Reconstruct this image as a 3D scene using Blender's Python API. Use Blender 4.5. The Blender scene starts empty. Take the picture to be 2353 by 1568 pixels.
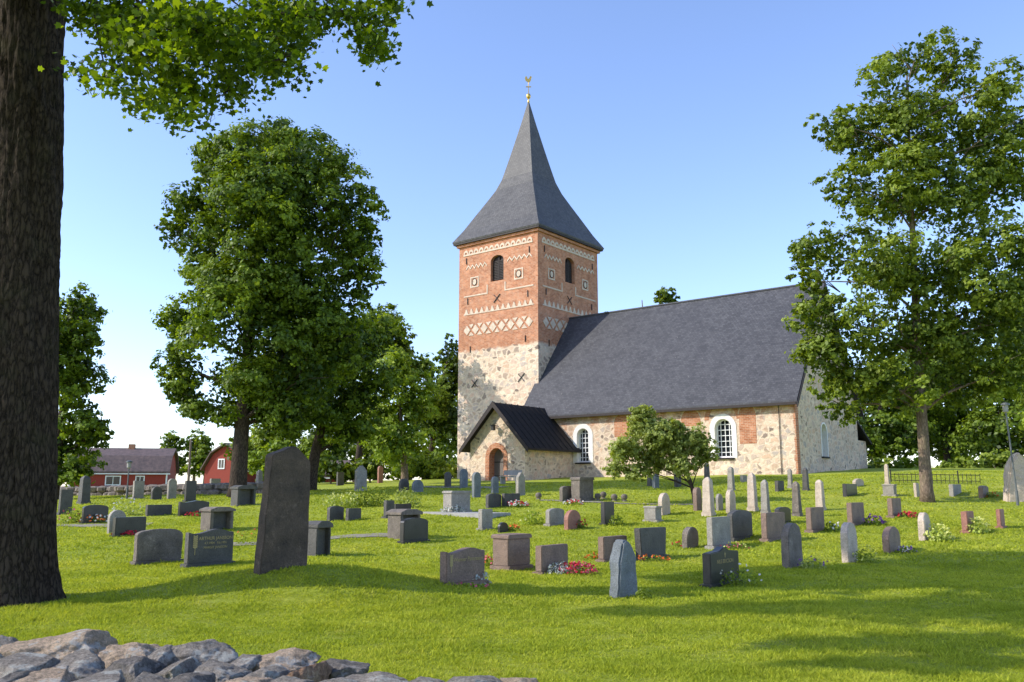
import bpy, bmesh, math, random
import numpy as np
from mathutils import Vector, Matrix, noise
random.seed(7); rng = np.random.default_rng(7)
SC = bpy.context.scene; COL = SC.collection
TL = math.radians(9.54); ct, st = math.cos(TL), math.sin(TL)
F = 2000.; CX, CY = 1176., 784.; EYE = 1.65
R = math.radians

def at(px, py, Y):
    u = (CY-py)/F; d = Y/(ct-u*st)
    return Vector(((px-CX)/F*d, Y, EYE+d*(st+u*ct)))
def sstep(t):
    t = np.clip(t, 0, 1); return t*t*(3-2*t)
def gz(x, y):
    x = np.asarray(x, float); y = np.asarray(y, float)
    S = sstep((y-15)/35.); A = np.clip(1.9+.03*x, 1.1, 2.6)
    z = S*A + .03*np.clip(y-50, 0, 20)
    z = z + .45*np.exp(-(((x+3.5)/2.1)**2+((y-14.4)/1.5)**2)**1.2)
    z = z + .03*np.sin(x*.9+y*.35)*np.cos(y*.6-x*.2)*np.clip((y-5)/5, 0, 1)
    return z
def g1(x, y): return float(gz(x, y))
def ray_ground(px, py, fall=48.):
    Y = 3.
    while Y < 75:
        p = at(px, py, Y)
        if p.z <= g1(p.x, p.y): return Vector((p.x, p.y, g1(p.x, p.y)))
        Y += .08
    p = at(px, py, fall); p.z = g1(p.x, p.y); return p

# ------------------------------------------------ object helpers
def tag(o, label=None, cat=None, group=None, kind=None):
    if label: o['label'] = label
    if cat: o['category'] = cat
    if group: o['group'] = group
    if kind: o['kind'] = kind
    return o
def empty(name, loc, rz=0, label=None, cat=None, group=None):
    o = bpy.data.objects.new(name, None); COL.objects.link(o)
    o.location = loc; o.rotation_euler = (0, 0, rz); o.empty_display_size = .2
    return tag(o, label, cat, group)
def uvgen(me):
    if not me.polygons: return
    uvl = me.uv_layers.new(name='UVMap').data
    vs = me.vertices
    for p in me.polygons:
        n = p.normal
        if abs(n.z) > .97: a = Vector((1, 0, 0)); b = Vector((0, 1, 0))
        else:
            a = Vector((0, 0, 1)).cross(n).normalized(); b = n.cross(a).normalized()
        for li in p.loop_indices:
            c = vs[me.loops[li].vertex_index].co
            uvl[li].uv = (c.dot(a), c.dot(b))
class MB:
    def __init__(s): s.v = []; s.f = []
    def add(s, vs, fs):
        o = len(s.v); s.v += [tuple(v) for v in vs]; s.f += [tuple(i+o for i in f) for f in fs]; return s
    def box(s, x0, x1, y0, y1, z0, z1):
        return s.add([(x0,y0,z0),(x1,y0,z0),(x1,y1,z0),(x0,y1,z0),(x0,y0,z1),(x1,y0,z1),(x1,y1,z1),(x0,y1,z1)],
                     [(0,3,2,1),(4,5,6,7),(0,1,5,4),(1,2,6,5),(2,3,7,6),(3,0,4,7)])
    def ext(s, pts, d0, d1, fr):
        n = len(pts)
        vs = [fr(u, v, d0) for u, v in pts]+[fr(u, v, d1) for u, v in pts]
        fs = [tuple(range(n))[::-1], tuple(range(n, 2*n))]+[(i, (i+1) % n, n+(i+1) % n, n+i) for i in range(n)]
        return s.add(vs, fs)
    def rect(s, u0, u1, v0, v1, d0, d1, fr): return s.ext([(u0,v0),(u1,v0),(u1,v1),(u0,v1)], d0, d1, fr)
    def band(s, A, B, d0, d1, fr):
        for i in range(len(A)-1): s.ext([A[i], A[i+1], B[i+1], B[i]], d0, d1, fr)
        return s
    def bar(s, p, q, r, n=6): return s.tube([p, q], [r, r], n)
    def tube(s, pts, rad, n=8):
        pts = [Vector(p) for p in pts]; o = len(s.v); m = len(pts)
        for i, p in enumerate(pts):
            t = (pts[min(i+1, m-1)]-pts[max(i-1, 0)]).normalized()
            a = t.cross(Vector((0, 0, 1)) if abs(t.z) < .95 else Vector((1, 0, 0))).normalized(); b = t.cross(a)
            for k in range(n):
                w = 2*math.pi*k/n; s.v.append(tuple(p+(a*math.cos(w)+b*math.sin(w))*rad[i]))
        for i in range(m-1):
            for k in range(n):
                s.f.append((o+i*n+k, o+i*n+(k+1) % n, o+(i+1)*n+(k+1) % n, o+(i+1)*n+k))
        s.f.append(tuple(o+k for k in range(n))[::-1]); s.f.append(tuple(o+(m-1)*n+k for k in range(n)))
        return s
    def lathe(s, prof, n=14, c=(0, 0)):
        return s.tube([(c[0], c[1], z) for r, z in prof], [max(r, .001) for r, z in prof], n)
    def build(s, name, mat, parent=None, bevel=0, smooth=False, uv=True, label=None):
        bm = bmesh.new(); vs = [bm.verts.new(v) for v in s.v]
        for f in s.f:
            try: bm.faces.new([vs[i] for i in f])
            except Exception: pass
        bmesh.ops.recalc_face_normals(bm, faces=bm.faces)
        if bevel:
            ed = [e for e in bm.edges if len(e.link_faces) == 2 and e.calc_face_angle(0) > .6]
            bmesh.ops.bevel(bm, geom=ed, offset=bevel, segments=2, affect='EDGES', clamp_overlap=True)
        me = bpy.data.meshes.new(name); bm.to_mesh(me); bm.free()
        if uv: uvgen(me)
        if smooth: me.polygons.foreach_set('use_smooth', [True]*len(me.polygons))
        me.materials.append(mat)
        o = bpy.data.objects.new(name, me); COL.objects.link(o)
        if parent: o.parent = parent
        if label: o['label'] = label
        return o
def np_mesh(name, V, k, mat, parent=None, var=None):
    n = len(V)//k; me = bpy.data.meshes.new(name)
    me.vertices.add(n*k); me.vertices.foreach_set('co', V.astype(np.float32).ravel())
    me.loops.add(n*k); me.loops.foreach_set('vertex_index', np.arange(n*k, dtype=np.int32))
    me.polygons.add(n); me.polygons.foreach_set('loop_start', np.arange(0, n*k, k, dtype=np.int32))
    try: me.polygons.foreach_set('loop_total', np.full(n, k, dtype=np.int32))
    except Exception: pass
    me.update(calc_edges=True)
    if var is not None:
        a = me.attributes.new('var', 'FLOAT', 'POINT'); a.data.foreach_set('value', np.repeat(var, k).astype(np.float32))
    me.materials.append(mat)
    o = bpy.data.objects.new(name, me); COL.objects.link(o)
    if parent: o.parent = parent
    return o
def boolcut(o, cutters):
    for c in cutters:
        m = o.modifiers.new('b', 'BOOLEAN'); m.operation = 'DIFFERENCE'; m.object = c; m.solver = 'EXACT'
    bpy.context.view_layer.update()
    dg = bpy.context.evaluated_depsgraph_get()
    me = bpy.data.meshes.new_from_object(o.evaluated_get(dg))
    o.modifiers.clear(); old = o.data; mats = list(old.materials); o.data = me
    me.materials.clear()
    for m in mats: me.materials.append(m)
    for p in me.polygons: p.material_index = 0
    for l in list(me.uv_layers): me.uv_layers.remove(l)
    uvgen(me)
    for c in cutters: bpy.data.objects.remove(c)

# ------------------------------------------------ materials
def nt(name):
    m = bpy.data.materials.new(name); m.use_nodes = True
    t = m.node_tree; b = t.nodes['Principled BSDF']; return m, t, b
def N(t, typ, **kw):
    n = t.nodes.new(typ)
    for k, v in kw.items():
        if k in n.inputs.keys(): n.inputs[k].default_value = v
        else: setattr(n, k, v)
    return n
def ramp(t, fac, stops):
    r = t.nodes.new('ShaderNodeValToRGB'); e = r.color_ramp.elements
    while len(e) < len(stops): e.new(.5)
    for i, (p, c) in enumerate(stops):
        e[i].position = p; e[i].color = (*c, 1)
    t.links.new(fac, r.inputs[0]); return r.outputs[0]
def mixc(t, fac, a, b, mode='MIX'):
    m = t.nodes.new('ShaderNodeMix'); m.data_type = 'RGBA'; m.blend_type = mode
    for sock, val in ((m.inputs[0], fac), (m.inputs[6], a), (m.inputs[7], b)):
        if hasattr(val, 'is_output'): t.links.new(val, sock)
        elif isinstance(val, (int, float)): sock.default_value = val
        else: sock.default_value = (*val, 1)
    return m.outputs[2]
def mth(t, op, a, b=0., c=None, clamp=False):
    m = t.nodes.new('ShaderNodeMath'); m.operation = op; m.use_clamp = clamp
    for i, v in enumerate((a, b) if c is None else (a, b, c)):
        if hasattr(v, 'is_output'): t.links.new(v, m.inputs[i])
        else: m.inputs[i].default_value = v
    return m.outputs[0]
def bump(t, b, h, strength=.4, dist=.02):
    n = N(t, 'ShaderNodeBump'); n.inputs['Strength'].default_value = strength; n.inputs['Distance'].default_value = dist
    t.links.new(h, n.inputs['Height']); t.links.new(n.outputs[0], b.inputs['Normal'])
def coords(t, kind='Object', scale=None):
    c = t.nodes.new('ShaderNodeTexCoord'); o = c.outputs[kind]
    if scale:
        m = t.nodes.new('ShaderNodeMapping'); m.inputs['Scale'].default_value = scale
        t.links.new(o, m.inputs[0]); o = m.outputs[0]
    return o
def noi(t, vec, scale, detail=4, rough=.6):
    n = N(t, 'ShaderNodeTexNoise', Scale=scale, Detail=detail, Roughness=rough); t.links.new(vec, n.inputs['Vector']); return n.outputs[0]
def simple(name, c1, c2=None, scale=3, rough=.8, bs=0, bd=.01, metal=0, sc=None, spec=.5):
    m, t, b = nt(name); v = coords(t, 'Object', sc)
    c2 = c2 or tuple(x*.7 for x in c1)
    n = noi(t, v, scale, 6, .65)
    col = ramp(t, n, [(.3, c2), (.7, c1)])
    t.links.new(col, b.inputs['Base Color']); b.inputs['Roughness'].default_value = rough; b.inputs['Metallic'].default_value = metal
    b.inputs['Specular IOR Level'].default_value = spec
    if bs: bump(t, b, noi(t, v, scale*4, 6, .7), bs, bd)
    return m
def leafmat(name, cd, cm, cl, trans=.38):
    m, t, b = nt(name); a = N(t, 'ShaderNodeAttribute', attribute_name='var')
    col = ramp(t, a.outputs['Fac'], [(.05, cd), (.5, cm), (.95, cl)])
    n = noi(t, coords(t, 'Object'), .35, 2); col = mixc(t, .6, col, ramp(t, n, [(.3, (.75,.8,.7)), (.7, (1.2,1.12,1.))]), 'MULTIPLY')
    t.links.new(col, b.inputs['Base Color']); b.inputs['Roughness'].default_value = .5; b.inputs['Specular IOR Level'].default_value = .3
    tr = N(t, 'ShaderNodeBsdfTranslucent'); t.links.new(mixc(t, 1., col, (1.45,1.4,.4), 'MULTIPLY'), tr.inputs[0])
    mx = N(t, 'ShaderNodeMixShader'); mx.inputs[0].default_value = trans
    t.links.new(b.outputs[0], mx.inputs[1]); t.links.new(tr.outputs[0], mx.inputs[2])
    t.links.new(mx.outputs[0], t.nodes['Material Output'].inputs[0]); return m
def masonry(name, zt, xt=None, ztn=.5, sc=2.8, dark=1.):
    """fieldstone below height zt, brick above"""
    m, t, b = nt(name); o = coords(t, 'Object'); uv = coords(t, 'UV')
    n = N(t, 'ShaderNodeTexNoise', Scale=2.4, Detail=5, Roughness=.65); t.links.new(o, n.inputs['Vector'])
    va = t.nodes.new('ShaderNodeVectorMath'); va.operation = 'MULTIPLY_ADD'; t.links.new(n.outputs[1], va.inputs[0]); va.inputs[1].default_value = (.5,.5,.38); t.links.new(o, va.inputs[2])
    mp = t.nodes.new('ShaderNodeMapping'); mp.inputs['Scale'].default_value = (.85,.85,1.15); t.links.new(va.outputs[0], mp.inputs[0])
    v1 = N(t, 'ShaderNodeTexVoronoi', Scale=sc, Randomness=1.); t.links.new(mp.outputs[0], v1.inputs['Vector'])
    v2 = N(t, 'ShaderNodeTexVoronoi', Scale=sc, Randomness=1., feature='DISTANCE_TO_EDGE'); t.links.new(mp.outputs[0], v2.inputs['Vector'])
    sx = t.nodes.new('ShaderNodeSeparateColor'); t.links.new(v1.outputs['Color'], sx.inputs[0])
    B = lambda c: tuple(min(.9, x*dark) for x in c)
    st_ = ramp(t, sx.outputs[0], [(0, B((.24,.19,.16))), (.14, B((.44,.35,.28))), (.4, B((.70,.50,.36))), (.58, B((.49,.44,.40))), (.78, B((.74,.53,.40))), (1, B((.86,.71,.54)))])
    st_ = mixc(t, .7, st_, ramp(t, noi(t, o, 9, 5, .75), [(.3, (.66,.64,.63)), (.7, (1.22,1.22,1.2))]), 'MULTIPLY')
    mn = noi(t, o, 1.3, 4, .7)
    wid = mth(t, 'MULTIPLY_ADD', mn, .42, -.115)
    mask = mth(t, 'SUBTRACT', v2.outputs['Distance'], wid); mask = mth(t, 'MULTIPLY', mask, 12., clamp=True)
    mcol = ramp(t, noi(t, o, 5, 5, .7), [(.3, B((.56,.44,.33))), (.7, B((.86,.72,.56)))])
    field = mixc(t, mask, mcol, st_)
    field = mixc(t, .6, field, ramp(t, noi(t, o, .6, 5, .7), [(.3, (.80,.75,.70)), (.7, (1.12,1.08,1.04))]), 'MULTIPLY')
    br = N(t, 'ShaderNodeTexBrick', Scale=1., **{'Mortar Size': .012, 'Brick Width': .29, 'Row Height': .1, 'Bias': .0})
    br.inputs['Color1'].default_value = (.43,.155,.072,1); br.inputs['Color2'].default_value = (.60,.265,.14,1); br.inputs['Mortar'].default_value = (.54,.39,.28,1)
    t.links.new(uv, br.inputs['Vector'])
    bc = mixc(t, .9, br.outputs[0], ramp(t, noi(t, o, 1.6, 8, .85), [(.3, (.52,.46,.44)), (.72, (1.25,1.2,1.15))]), 'MULTIPLY')
    bc = mixc(t, ramp(t, noi(t, o, 3.1, 7, .8), [(.50, (0,0,0)), (.74, (.55,.55,.55))]), bc, (.62,.46,.34))
    sp = t.nodes.new('ShaderNodeSeparateXYZ'); t.links.new(o, sp.inputs[0])
    big = noi(t, o, 1.5, 6, .75)
    zz = mth(t, 'MULTIPLY_ADD', big, -ztn*2, sp.outputs[2]); fz = mth(t, 'MULTIPLY', mth(t, 'SUBTRACT', zz, zt-ztn), 5., clamp=True)
    if xt is not None:
        xx = mth(t, 'MULTIPLY_ADD', big, -.7, sp.outputs[0]); fx = mth(t, 'MULTIPLY', mth(t, 'SUBTRACT', xx, xt), 12., clamp=True)
        fz = mth(t, 'MAXIMUM', fz, fx)
        bl = mth(t, 'MULTIPLY', mth(t, 'SUBTRACT', mth(t, 'MULTIPLY_ADD', sp.outputs[2], .075, noi(t, o, .9, 8, .85)), .73), 7., clamp=True); fz = mth(t, 'MAXIMUM', fz, mth(t, 'MULTIPLY', bl, .85))
        fz = mth(t, 'MULTIPLY', fz, mth(t, 'LESS_THAN', sp.outputs[1], .45))
    col = mixc(t, fz, field, bc); t.links.new(col, b.inputs['Base Color']); b.inputs['Roughness'].default_value = .92; b.inputs['Specular IOR Level'].default_value = .15
    h = mth(t, 'MULTIPLY', mth(t, 'MINIMUM', v2.outputs['Distance'], .16), mth(t, 'SUBTRACT', 1., fz)); h = mth(t, 'MULTIPLY_ADD', noi(t, o, 7, 5), .12, h)
    bump(t, b, h, .7, .14); return m
def slate(name, c1, c2, w=.3, h=.24, rough=.55, mort=(.035,.035,.04)):
    m, t, b = nt(name); uv = coords(t, 'UV'); o = coords(t, 'Object')
    br = N(t, 'ShaderNodeTexBrick', Scale=1., **{'Mortar Size': .01, 'Brick Width': w, 'Row Height': h, 'Bias': .1})
    br.inputs['Color1'].default_value = (*c1, 1); br.inputs['Color2'].default_value = (*c2, 1); br.inputs['Mortar'].default_value = (*mort, 1)
    t.links.new(uv, br.inputs['Vector'])
    col = mixc(t, .85, br.outputs[0], ramp(t, noi(t, o, .7, 9, .85), [(.3, (.62,.62,.64)), (.72, (1.35,1.32,1.26))]), 'MULTIPLY')
    sp_ = noi(t, o, 6, 2, .5); col = mixc(t, ramp(t, sp_, [(.70, (0,0,0)), (.75, (.6,.6,.6))]), col, (.2,.19,.18))
    t.links.new(col, b.inputs['Base Color']); b.inputs['Roughness'].default_value = rough
    b.inputs['Specular IOR Level'].default_value = .3
    bump(t, b, br.outputs['Fac'], .3, -.02); return m
def stonemat(name, c1, c2, lichen=0., rough=.75, speck=55):
    m, t, b = nt(name); o = coords(t, 'Object')
    col = ramp(t, noi(t, o, 3.5, 6, .65), [(.3, c2), (.7, c1)])
    col = mixc(t, .6, col, ramp(t, noi(t, o, speck, 3, .8), [(.36, (.4,.4,.4)), (.64, (1.3,1.3,1.3))]), 'MULTIPLY')
    if lichen:
        f = ramp(t, noi(t, o, 6, 7, .75), [(.62-lichen*.09, (0,0,0)), (.72-lichen*.09, (.6,.6,.6))])
        col = mixc(t, f, col, tuple(min(.6, x*1.55+.015) for x in c1))
        f2 = ramp(t, noi(t, coords(t, 'Object', (1.3,1.7,1.1)), 9, 6, .7), [(.62, (0,0,0)), (.66, (.6,.6,.6))])
        col = mixc(t, f2, col, tuple(x*.5 for x in c2))
    t.links.new(col, b.inputs['Base Color']); b.inputs['Roughness'].default_value = rough
    bump(t, b, noi(t, o, 14, 7, .75), .5 if rough > .5 else .05, .04); return m

M = {}
M['nave'] = masonry('nave_masonry', 4.0, -.5, .6)
M['towerwall'] = masonry('tower_masonry', 9.8, None, .5, 2.3)
M['porchwall'] = masonry('porch_masonry', 40)
M['slate'] = slate('roof_slate', (.052,.052,.058), (.088,.088,.095), .22, .16)
M['spire'] = slate('spire_slate', (.068,.065,.064), (.108,.104,.102), .2, .16)
M['tar'] = simple('tarred_roof', (.03,.025,.023), (.012,.011,.011), 4, .7, .4, .02, sc=(1,1,1), spec=.25)
M['darkwood'] = simple('dark_wood', (.035,.022,.018), (.015,.01,.009), 6, .7, .3)
M['doorwood'] = simple('door_wood', (.22,.19,.17), (.12,.10,.09), 5, .7, .3, sc=(12,1,1))
M['brick'] = masonry('arch_brick', -40)
M['plaster'] = simple('white_plaster', (.88,.85,.80), (.72,.68,.62), 5, .9, .3)
M['cream'] = simple('cream_plaster', (.74,.61,.47), (.48,.37,.27), 3.5, .9, .3)
M['white'] = simple('white_paint', (.8,.8,.79), (.7,.7,.69), 4, .5)
M['glass'] = simple('window_glass', (.02,.024,.03), (.01,.012,.016), 2, .08)
M['iron'] = simple('wrought_iron', (.02,.02,.02), (.012,.01,.01), 10, .6)
M['gold'] = simple('gilding', (.75,.5,.14), (.55,.34,.08), 8, .4, metal=.8)
M['goldtext'] = simple('gilt_lettering', (.46,.35,.14), (.34,.26,.1), 8, .5)
M['dark'] = stonemat('black_granite', (.05,.047,.045), (.026,.025,.025), 0, .3)
M['dgrey'] = stonemat('dark_grey_granite', (.11,.10,.085), (.058,.053,.046), .0, .6)
M['grey'] = stonemat('grey_granite', (.40,.36,.30), (.25,.22,.185), .3)
M['pale'] = stonemat('pale_granite', (.66,.53,.40), (.44,.35,.27), .4)
M['brown'] = stonemat('brown_granite', (.29,.19,.135), (.175,.115,.085), .1, .65)
M['red'] = stonemat('red_granite', (.40,.18,.12), (.28,.12,.085), .1, .65)
M['blue'] = stonemat('blue_grey_stone', (.23,.245,.25), (.13,.145,.15), .3, .85)
M['rune'] = stonemat('rune_stone', (.135,.095,.065), (.055,.041,.030), .5, .95)
M['rough'] = stonemat('rough_lichen_stone', (.25,.205,.165), (.12,.10,.08), .6, .9)
def rockmat(name, c1, c2):
    m, t, b = nt(name); o = coords(t, 'Object')
    col = ramp(t, noi(t, o, 3, 8, .7), [(.28, c2), (.5, tuple((x+y)/2 for x, y in zip(c1, c2))), (.72, c1)])
    col = mixc(t, .8, col, ramp(t, noi(t, o, 60, 5, .85), [(.35, (.3,.3,.3)), (.66, (1.5,1.45,1.4))]), 'MULTIPLY')
    col = mixc(t, ramp(t, noi(t, o, 9, 8, .75), [(.54, (0,0,0)), (.60, (.7,.7,.7))]), col, tuple(min(.75, x*1.4+.04) for x in c1))
    col = mixc(t, ramp(t, noi(t, o, 13, 8, .8), [(.60, (0,0,0)), (.66, (.7,.7,.7))]), col, (.05,.045,.035))
    t.links.new(col, b.inputs['Base Color']); b.inputs['Roughness'].default_value = .95; b.inputs['Specular IOR Level'].default_value = .15
    bump(t, b, noi(t, o, 18, 10, .8), 1., .08); return m
M['rock_tan'] = rockmat('tan_boulder', (.85,.66,.47), (.52,.39,.28))
M['rock_grey'] = rockmat('grey_boulder', (.60,.53,.45), (.28,.25,.215))
M['rock_red'] = rockmat('rusty_boulder', (.60,.38,.24), (.33,.22,.15))
M['rock_dark'] = rockmat('dark_boulder', (.38,.34,.30), (.15,.14,.125))
M['gravel'] = simple('gravel', (.34,.30,.23), (.20,.18,.12), 30, .95, .6, .02)
M['barnred'] = simple('falu_red_boards', (.30,.04,.022), (.20,.028,.017), 4, .85, .3, .01, sc=(8,8,.4))
M['tile'] = simple('old_roof_tiles', (.17,.115,.105), (.08,.06,.06), 2.5, .9, .5, .05)
M['concrete'] = simple('grey_concrete', (.4,.38,.35), None, 4, .9)
M['lamp'] = simple('grey_lamp_paint', (.12,.13,.13), None, 6, .5)
M['polewood'] = simple('pole_wood', (.2,.15,.11), None, 5, .9)
def bark(name, c1, c2, sc, bd=.03):
    m, t, b = nt(name); o = coords(t, 'Object', (1,1,.3))
    v = N(t, 'ShaderNodeTexVoronoi', Scale=sc, feature='DISTANCE_TO_EDGE')
    n = N(t, 'ShaderNodeTexNoise', Scale=sc*.5, Detail=6, Roughness=.7); t.links.new(o, n.inputs['Vector'])
    va = t.nodes.new('ShaderNodeVectorMath'); va.operation = 'MULTIPLY_ADD'; t.links.new(n.outputs[1], va.inputs[0]); va.inputs[1].default_value = (.16,.16,.16); t.links.new(o, va.inputs[2])
    t.links.new(va.outputs[0], v.inputs['Vector'])
    nn = noi(t, o, sc*2, 8, .75)
    h = mth(t, 'MULTIPLY_ADD', nn, .7, mth(t, 'MINIMUM', v.outputs['Distance'], .25))
    col = ramp(t, h, [(.28, c2), (.6, c1)]); col = mixc(t, ramp(t, noi(t, coords(t, 'Object'), 2.3, 6, .7), [(.5, (0,0,0)), (.75, (.45,.45,.45))]), col, (c1[0]*.9, c1[1]*1.2, c1[2]*.8))
    t.links.new(col, b.inputs['Base Color']); b.inputs['Roughness'].default_value = .95; b.inputs['Specular IOR Level'].default_value = .1
    bump(t, b, h, 1., bd); return m
M['bark'] = bark('dark_bark', (.09,.065,.05), (.018,.014,.011), 14)
M['barknear'] = bark('maple_bark', (.085,.062,.045), (.012,.009,.007), 15, .07)
M['bark2'] = bark('brown_bark', (.26,.19,.135), (.085,.06,.045), 14)
M['leafdark'] = leafmat('leaf_dark_green', (.04,.075,.008), (.145,.215,.019), (.29,.38,.036))
M['leafmid'] = leafmat('leaf_mid_green', (.06,.10,.011), (.18,.245,.028), (.33,.40,.05))
M['leaflight'] = leafmat('leaf_light_green', (.10,.16,.014), (.25,.34,.032), (.40,.48,.055))
M['leafmaple'] = leafmat('leaf_maple', (.03,.055,.005), (.09,.155,.010), (.23,.31,.02), .55)
M['leafapple'] = leafmat('leaf_apple', (.16,.20,.04), (.34,.40,.11), (.52,.56,.21), .45)
M['silver'] = leafmat('silver_leaf', (.25,.28,.26), (.42,.45,.43), (.6,.62,.6), .15)
M['lime'] = leafmat('lime_leaf', (.2,.28,.03), (.4,.48,.08), (.55,.6,.16), .3)
def flower(n, c): return simple(n, c, tuple(x*.75 for x in c), 20, .6)
M['fred'] = flower('red_petals', (.7,.02,.05)); M['fpink'] = flower('pink_petals', (.7,.14,.2)); M['forange'] = flower('orange_petals', (.8,.18,.02))
M['fpurple'] = flower('purple_petals', (.2,.07,.28)); M['fwhite'] = flower('white_petals', (.8,.76,.68)); M['fwine'] = flower('wine_petals', (.28,.01,.03)); M['fyellow'] = flower('yellow_green_petals', (.65,.66,.18))
def grassmat(name, blade):
    m, t, b = nt(name); o = coords(t, 'Object')
    col = ramp(t, noi(t, o, .45, 6, .65), [(.3, (.30,.37,.033)), (.55, (.43,.48,.05)), (.75, (.54,.55,.08))])
    col = mixc(t, ramp(t, noi(t, o, 1.9, 7, .8), [(.53, (0,0,0)), (.8, (.7,.7,.7))]), col, (.58,.53,.16))
    if blade:
        a = N(t, 'ShaderNodeAttribute', attribute_name='var'); col = mixc(t, .85, col, ramp(t, a.outputs['Fac'], [(0, (.5,.58,.45)), (1, (1.35,1.25,1.2))]), 'MULTIPLY')
        tr = N(t, 'ShaderNodeBsdfTranslucent'); t.links.new(mixc(t, 1., col, (1.2,1.15,.6), 'MULTIPLY'), tr.inputs[0])
        mx = N(t, 'ShaderNodeMixShader'); mx.inputs[0].default_value = .42
        t.links.new(b.outputs[0], mx.inputs[1]); t.links.new(tr.outputs[0], mx.inputs[2]); t.links.new(mx.outputs[0], t.nodes['Material Output'].inputs[0])
    else:
        col = mixc(t, .8, col, ramp(t, noi(t, coords(t, 'Object', (1,.6,1)), 9, 8, .85), [(.3, (.36,.42,.33)), (.7, (1.2,1.15,1.15))]), 'MULTIPLY')
        bump(t, b, noi(t, o, 14, 8, .8), .9, .08)
    t.links.new(col, b.inputs['Base Color']); b.inputs['Roughness'].default_value = .7; b.inputs['Specular IOR Level'].default_value = .12
    return m
M['ground'] = grassmat('lawn', False); M['blade'] = grassmat('grass_blades', True)

# ------------------------------------------------ camera, light, world
cam = bpy.data.cameras.new('camera'); co = bpy.data.objects.new('camera', cam); COL.objects.link(co)
cam.sensor_width = 36; cam.lens = 36*F/2352; cam.clip_end = 5000; co.location = (0, 0, EYE); co.rotation_euler = (math.pi/2+TL, 0, 0); SC.camera = co
SEL = R(34); sh = Vector((.985, .16, 0)).normalized()
sdir = Vector((-sh.x*math.cos(SEL), -sh.y*math.cos(SEL), math.sin(SEL)))
L = bpy.data.lights.new('sun', 'SUN'); L.energy = 5.; L.angle = R(.5); L.color = (1, .95, .85)
lo = bpy.data.objects.new('sun', L); COL.objects.link(lo); lo.rotation_euler = (-sdir).to_track_quat('-Z', 'Y').to_euler()
W = bpy.data.worlds.new('World'); SC.world = W; W.use_nodes = True; wt = W.node_tree
sky = wt.nodes.new('ShaderNodeTexSky'); sky.sky_type = 'NISHITA'; sky.sun_disc = False; sky.sun_elevation = SEL
sky.sun_rotation = math.atan2(sdir.x, sdir.y); sky.air_density = .95; sky.dust_density = .45; sky.ozone_density = 2.6
sg_ = mixc(wt, 1., sky.outputs[0], (2.1, 2.0, 2.2), 'MULTIPLY')
wt.links.new(sg_, wt.nodes['Background'].inputs[0]); wt.nodes['Background'].inputs[1].default_value = .15
SC.view_settings.view_transform = 'Standard'; SC.view_settings.look = 'None'; SC.view_settings.exposure = 0

# ------------------------------------------------ ground
def axis(lim, fine, step):
    a = list(np.arange(0, fine, step)); d = step
    while a[-1] < lim: d *= 1.12; a.append(a[-1]+d)
    return a
ax = axis(2500, 32, .4); xs = np.array([-v for v in ax[:0:-1]]+ax); ys = np.array([-v for v in axis(300, 1, 1)[:0:-1]]+axis(2500, 62, .4))
GX, GY = np.meshgrid(xs, ys); GZ = gz(GX, GY); nx, ny = len(xs), len(ys)
idx = np.arange(nx*ny).reshape(ny, nx); q = np.stack([idx[:-1,:-1], idx[:-1,1:], idx[1:,1:], idx[1:,:-1]], -1).reshape(-1, 4)
me = bpy.data.meshes.new('ground'); me.from_pydata(np.stack([GX, GY, GZ], -1).reshape(-1, 3).tolist(), [], q.tolist()); me.polygons.foreach_set('use_smooth', [True]*len(me.polygons))
me.materials.append(M['ground']); go = bpy.data.objects.new('ground', me); COL.objects.link(go); tag(go, kind='structure')
def grass():
    Vs = []; vars_ = []
    for y0, y1, n, hh, ww in ((6.5,9,130000,.034,.006),(9,13,170000,.034,.008),(13,19,160000,.036,.012),(19,30,120000,.04,.02),(30,46,80000,.04,.03)):
        y = np.sqrt(rng.uniform(y0*y0, y1*y1, n)); x = rng.uniform(-.64, .64, n)*y
        z = gz(x, y); a = rng.uniform(0, 2*np.pi, n); cl = .5+1.*(np.sin(x*3.1+np.sin(y*2.3)*2)*np.sin(y*2.7+np.sin(x*1.7)*2)*.5+.5)
        cl = cl*(.6+.8*(np.sin(x*11+np.sin(y*9)*2)*np.sin(y*13+np.sin(x*7)*2)*.5+.5))
        h = hh*rng.uniform(.5, 1.4, n)*cl; w = ww*rng.uniform(.7, 1.4, n); lean = rng.normal(0, .8, (n, 2))*h[:, None]
        p = np.stack([x, y, z-.005], -1); d = np.stack([np.cos(a)*w, np.sin(a)*w, 0*w], -1)
        tip = p+np.stack([lean[:,0], lean[:,1], h], -1)
        Vs.append(np.stack([p-d, p+d, tip], 1).reshape(-1, 3)); vars_.append(np.clip(rng.normal(.5, .3, n), 0, 1))
    o = np_mesh('grass', np.concatenate(Vs), 3, M['blade'], None, np.concatenate(vars_))
    tag(o, 'short bright green mown lawn grass around the graves', 'grass', kind='stuff')
grass()
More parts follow.
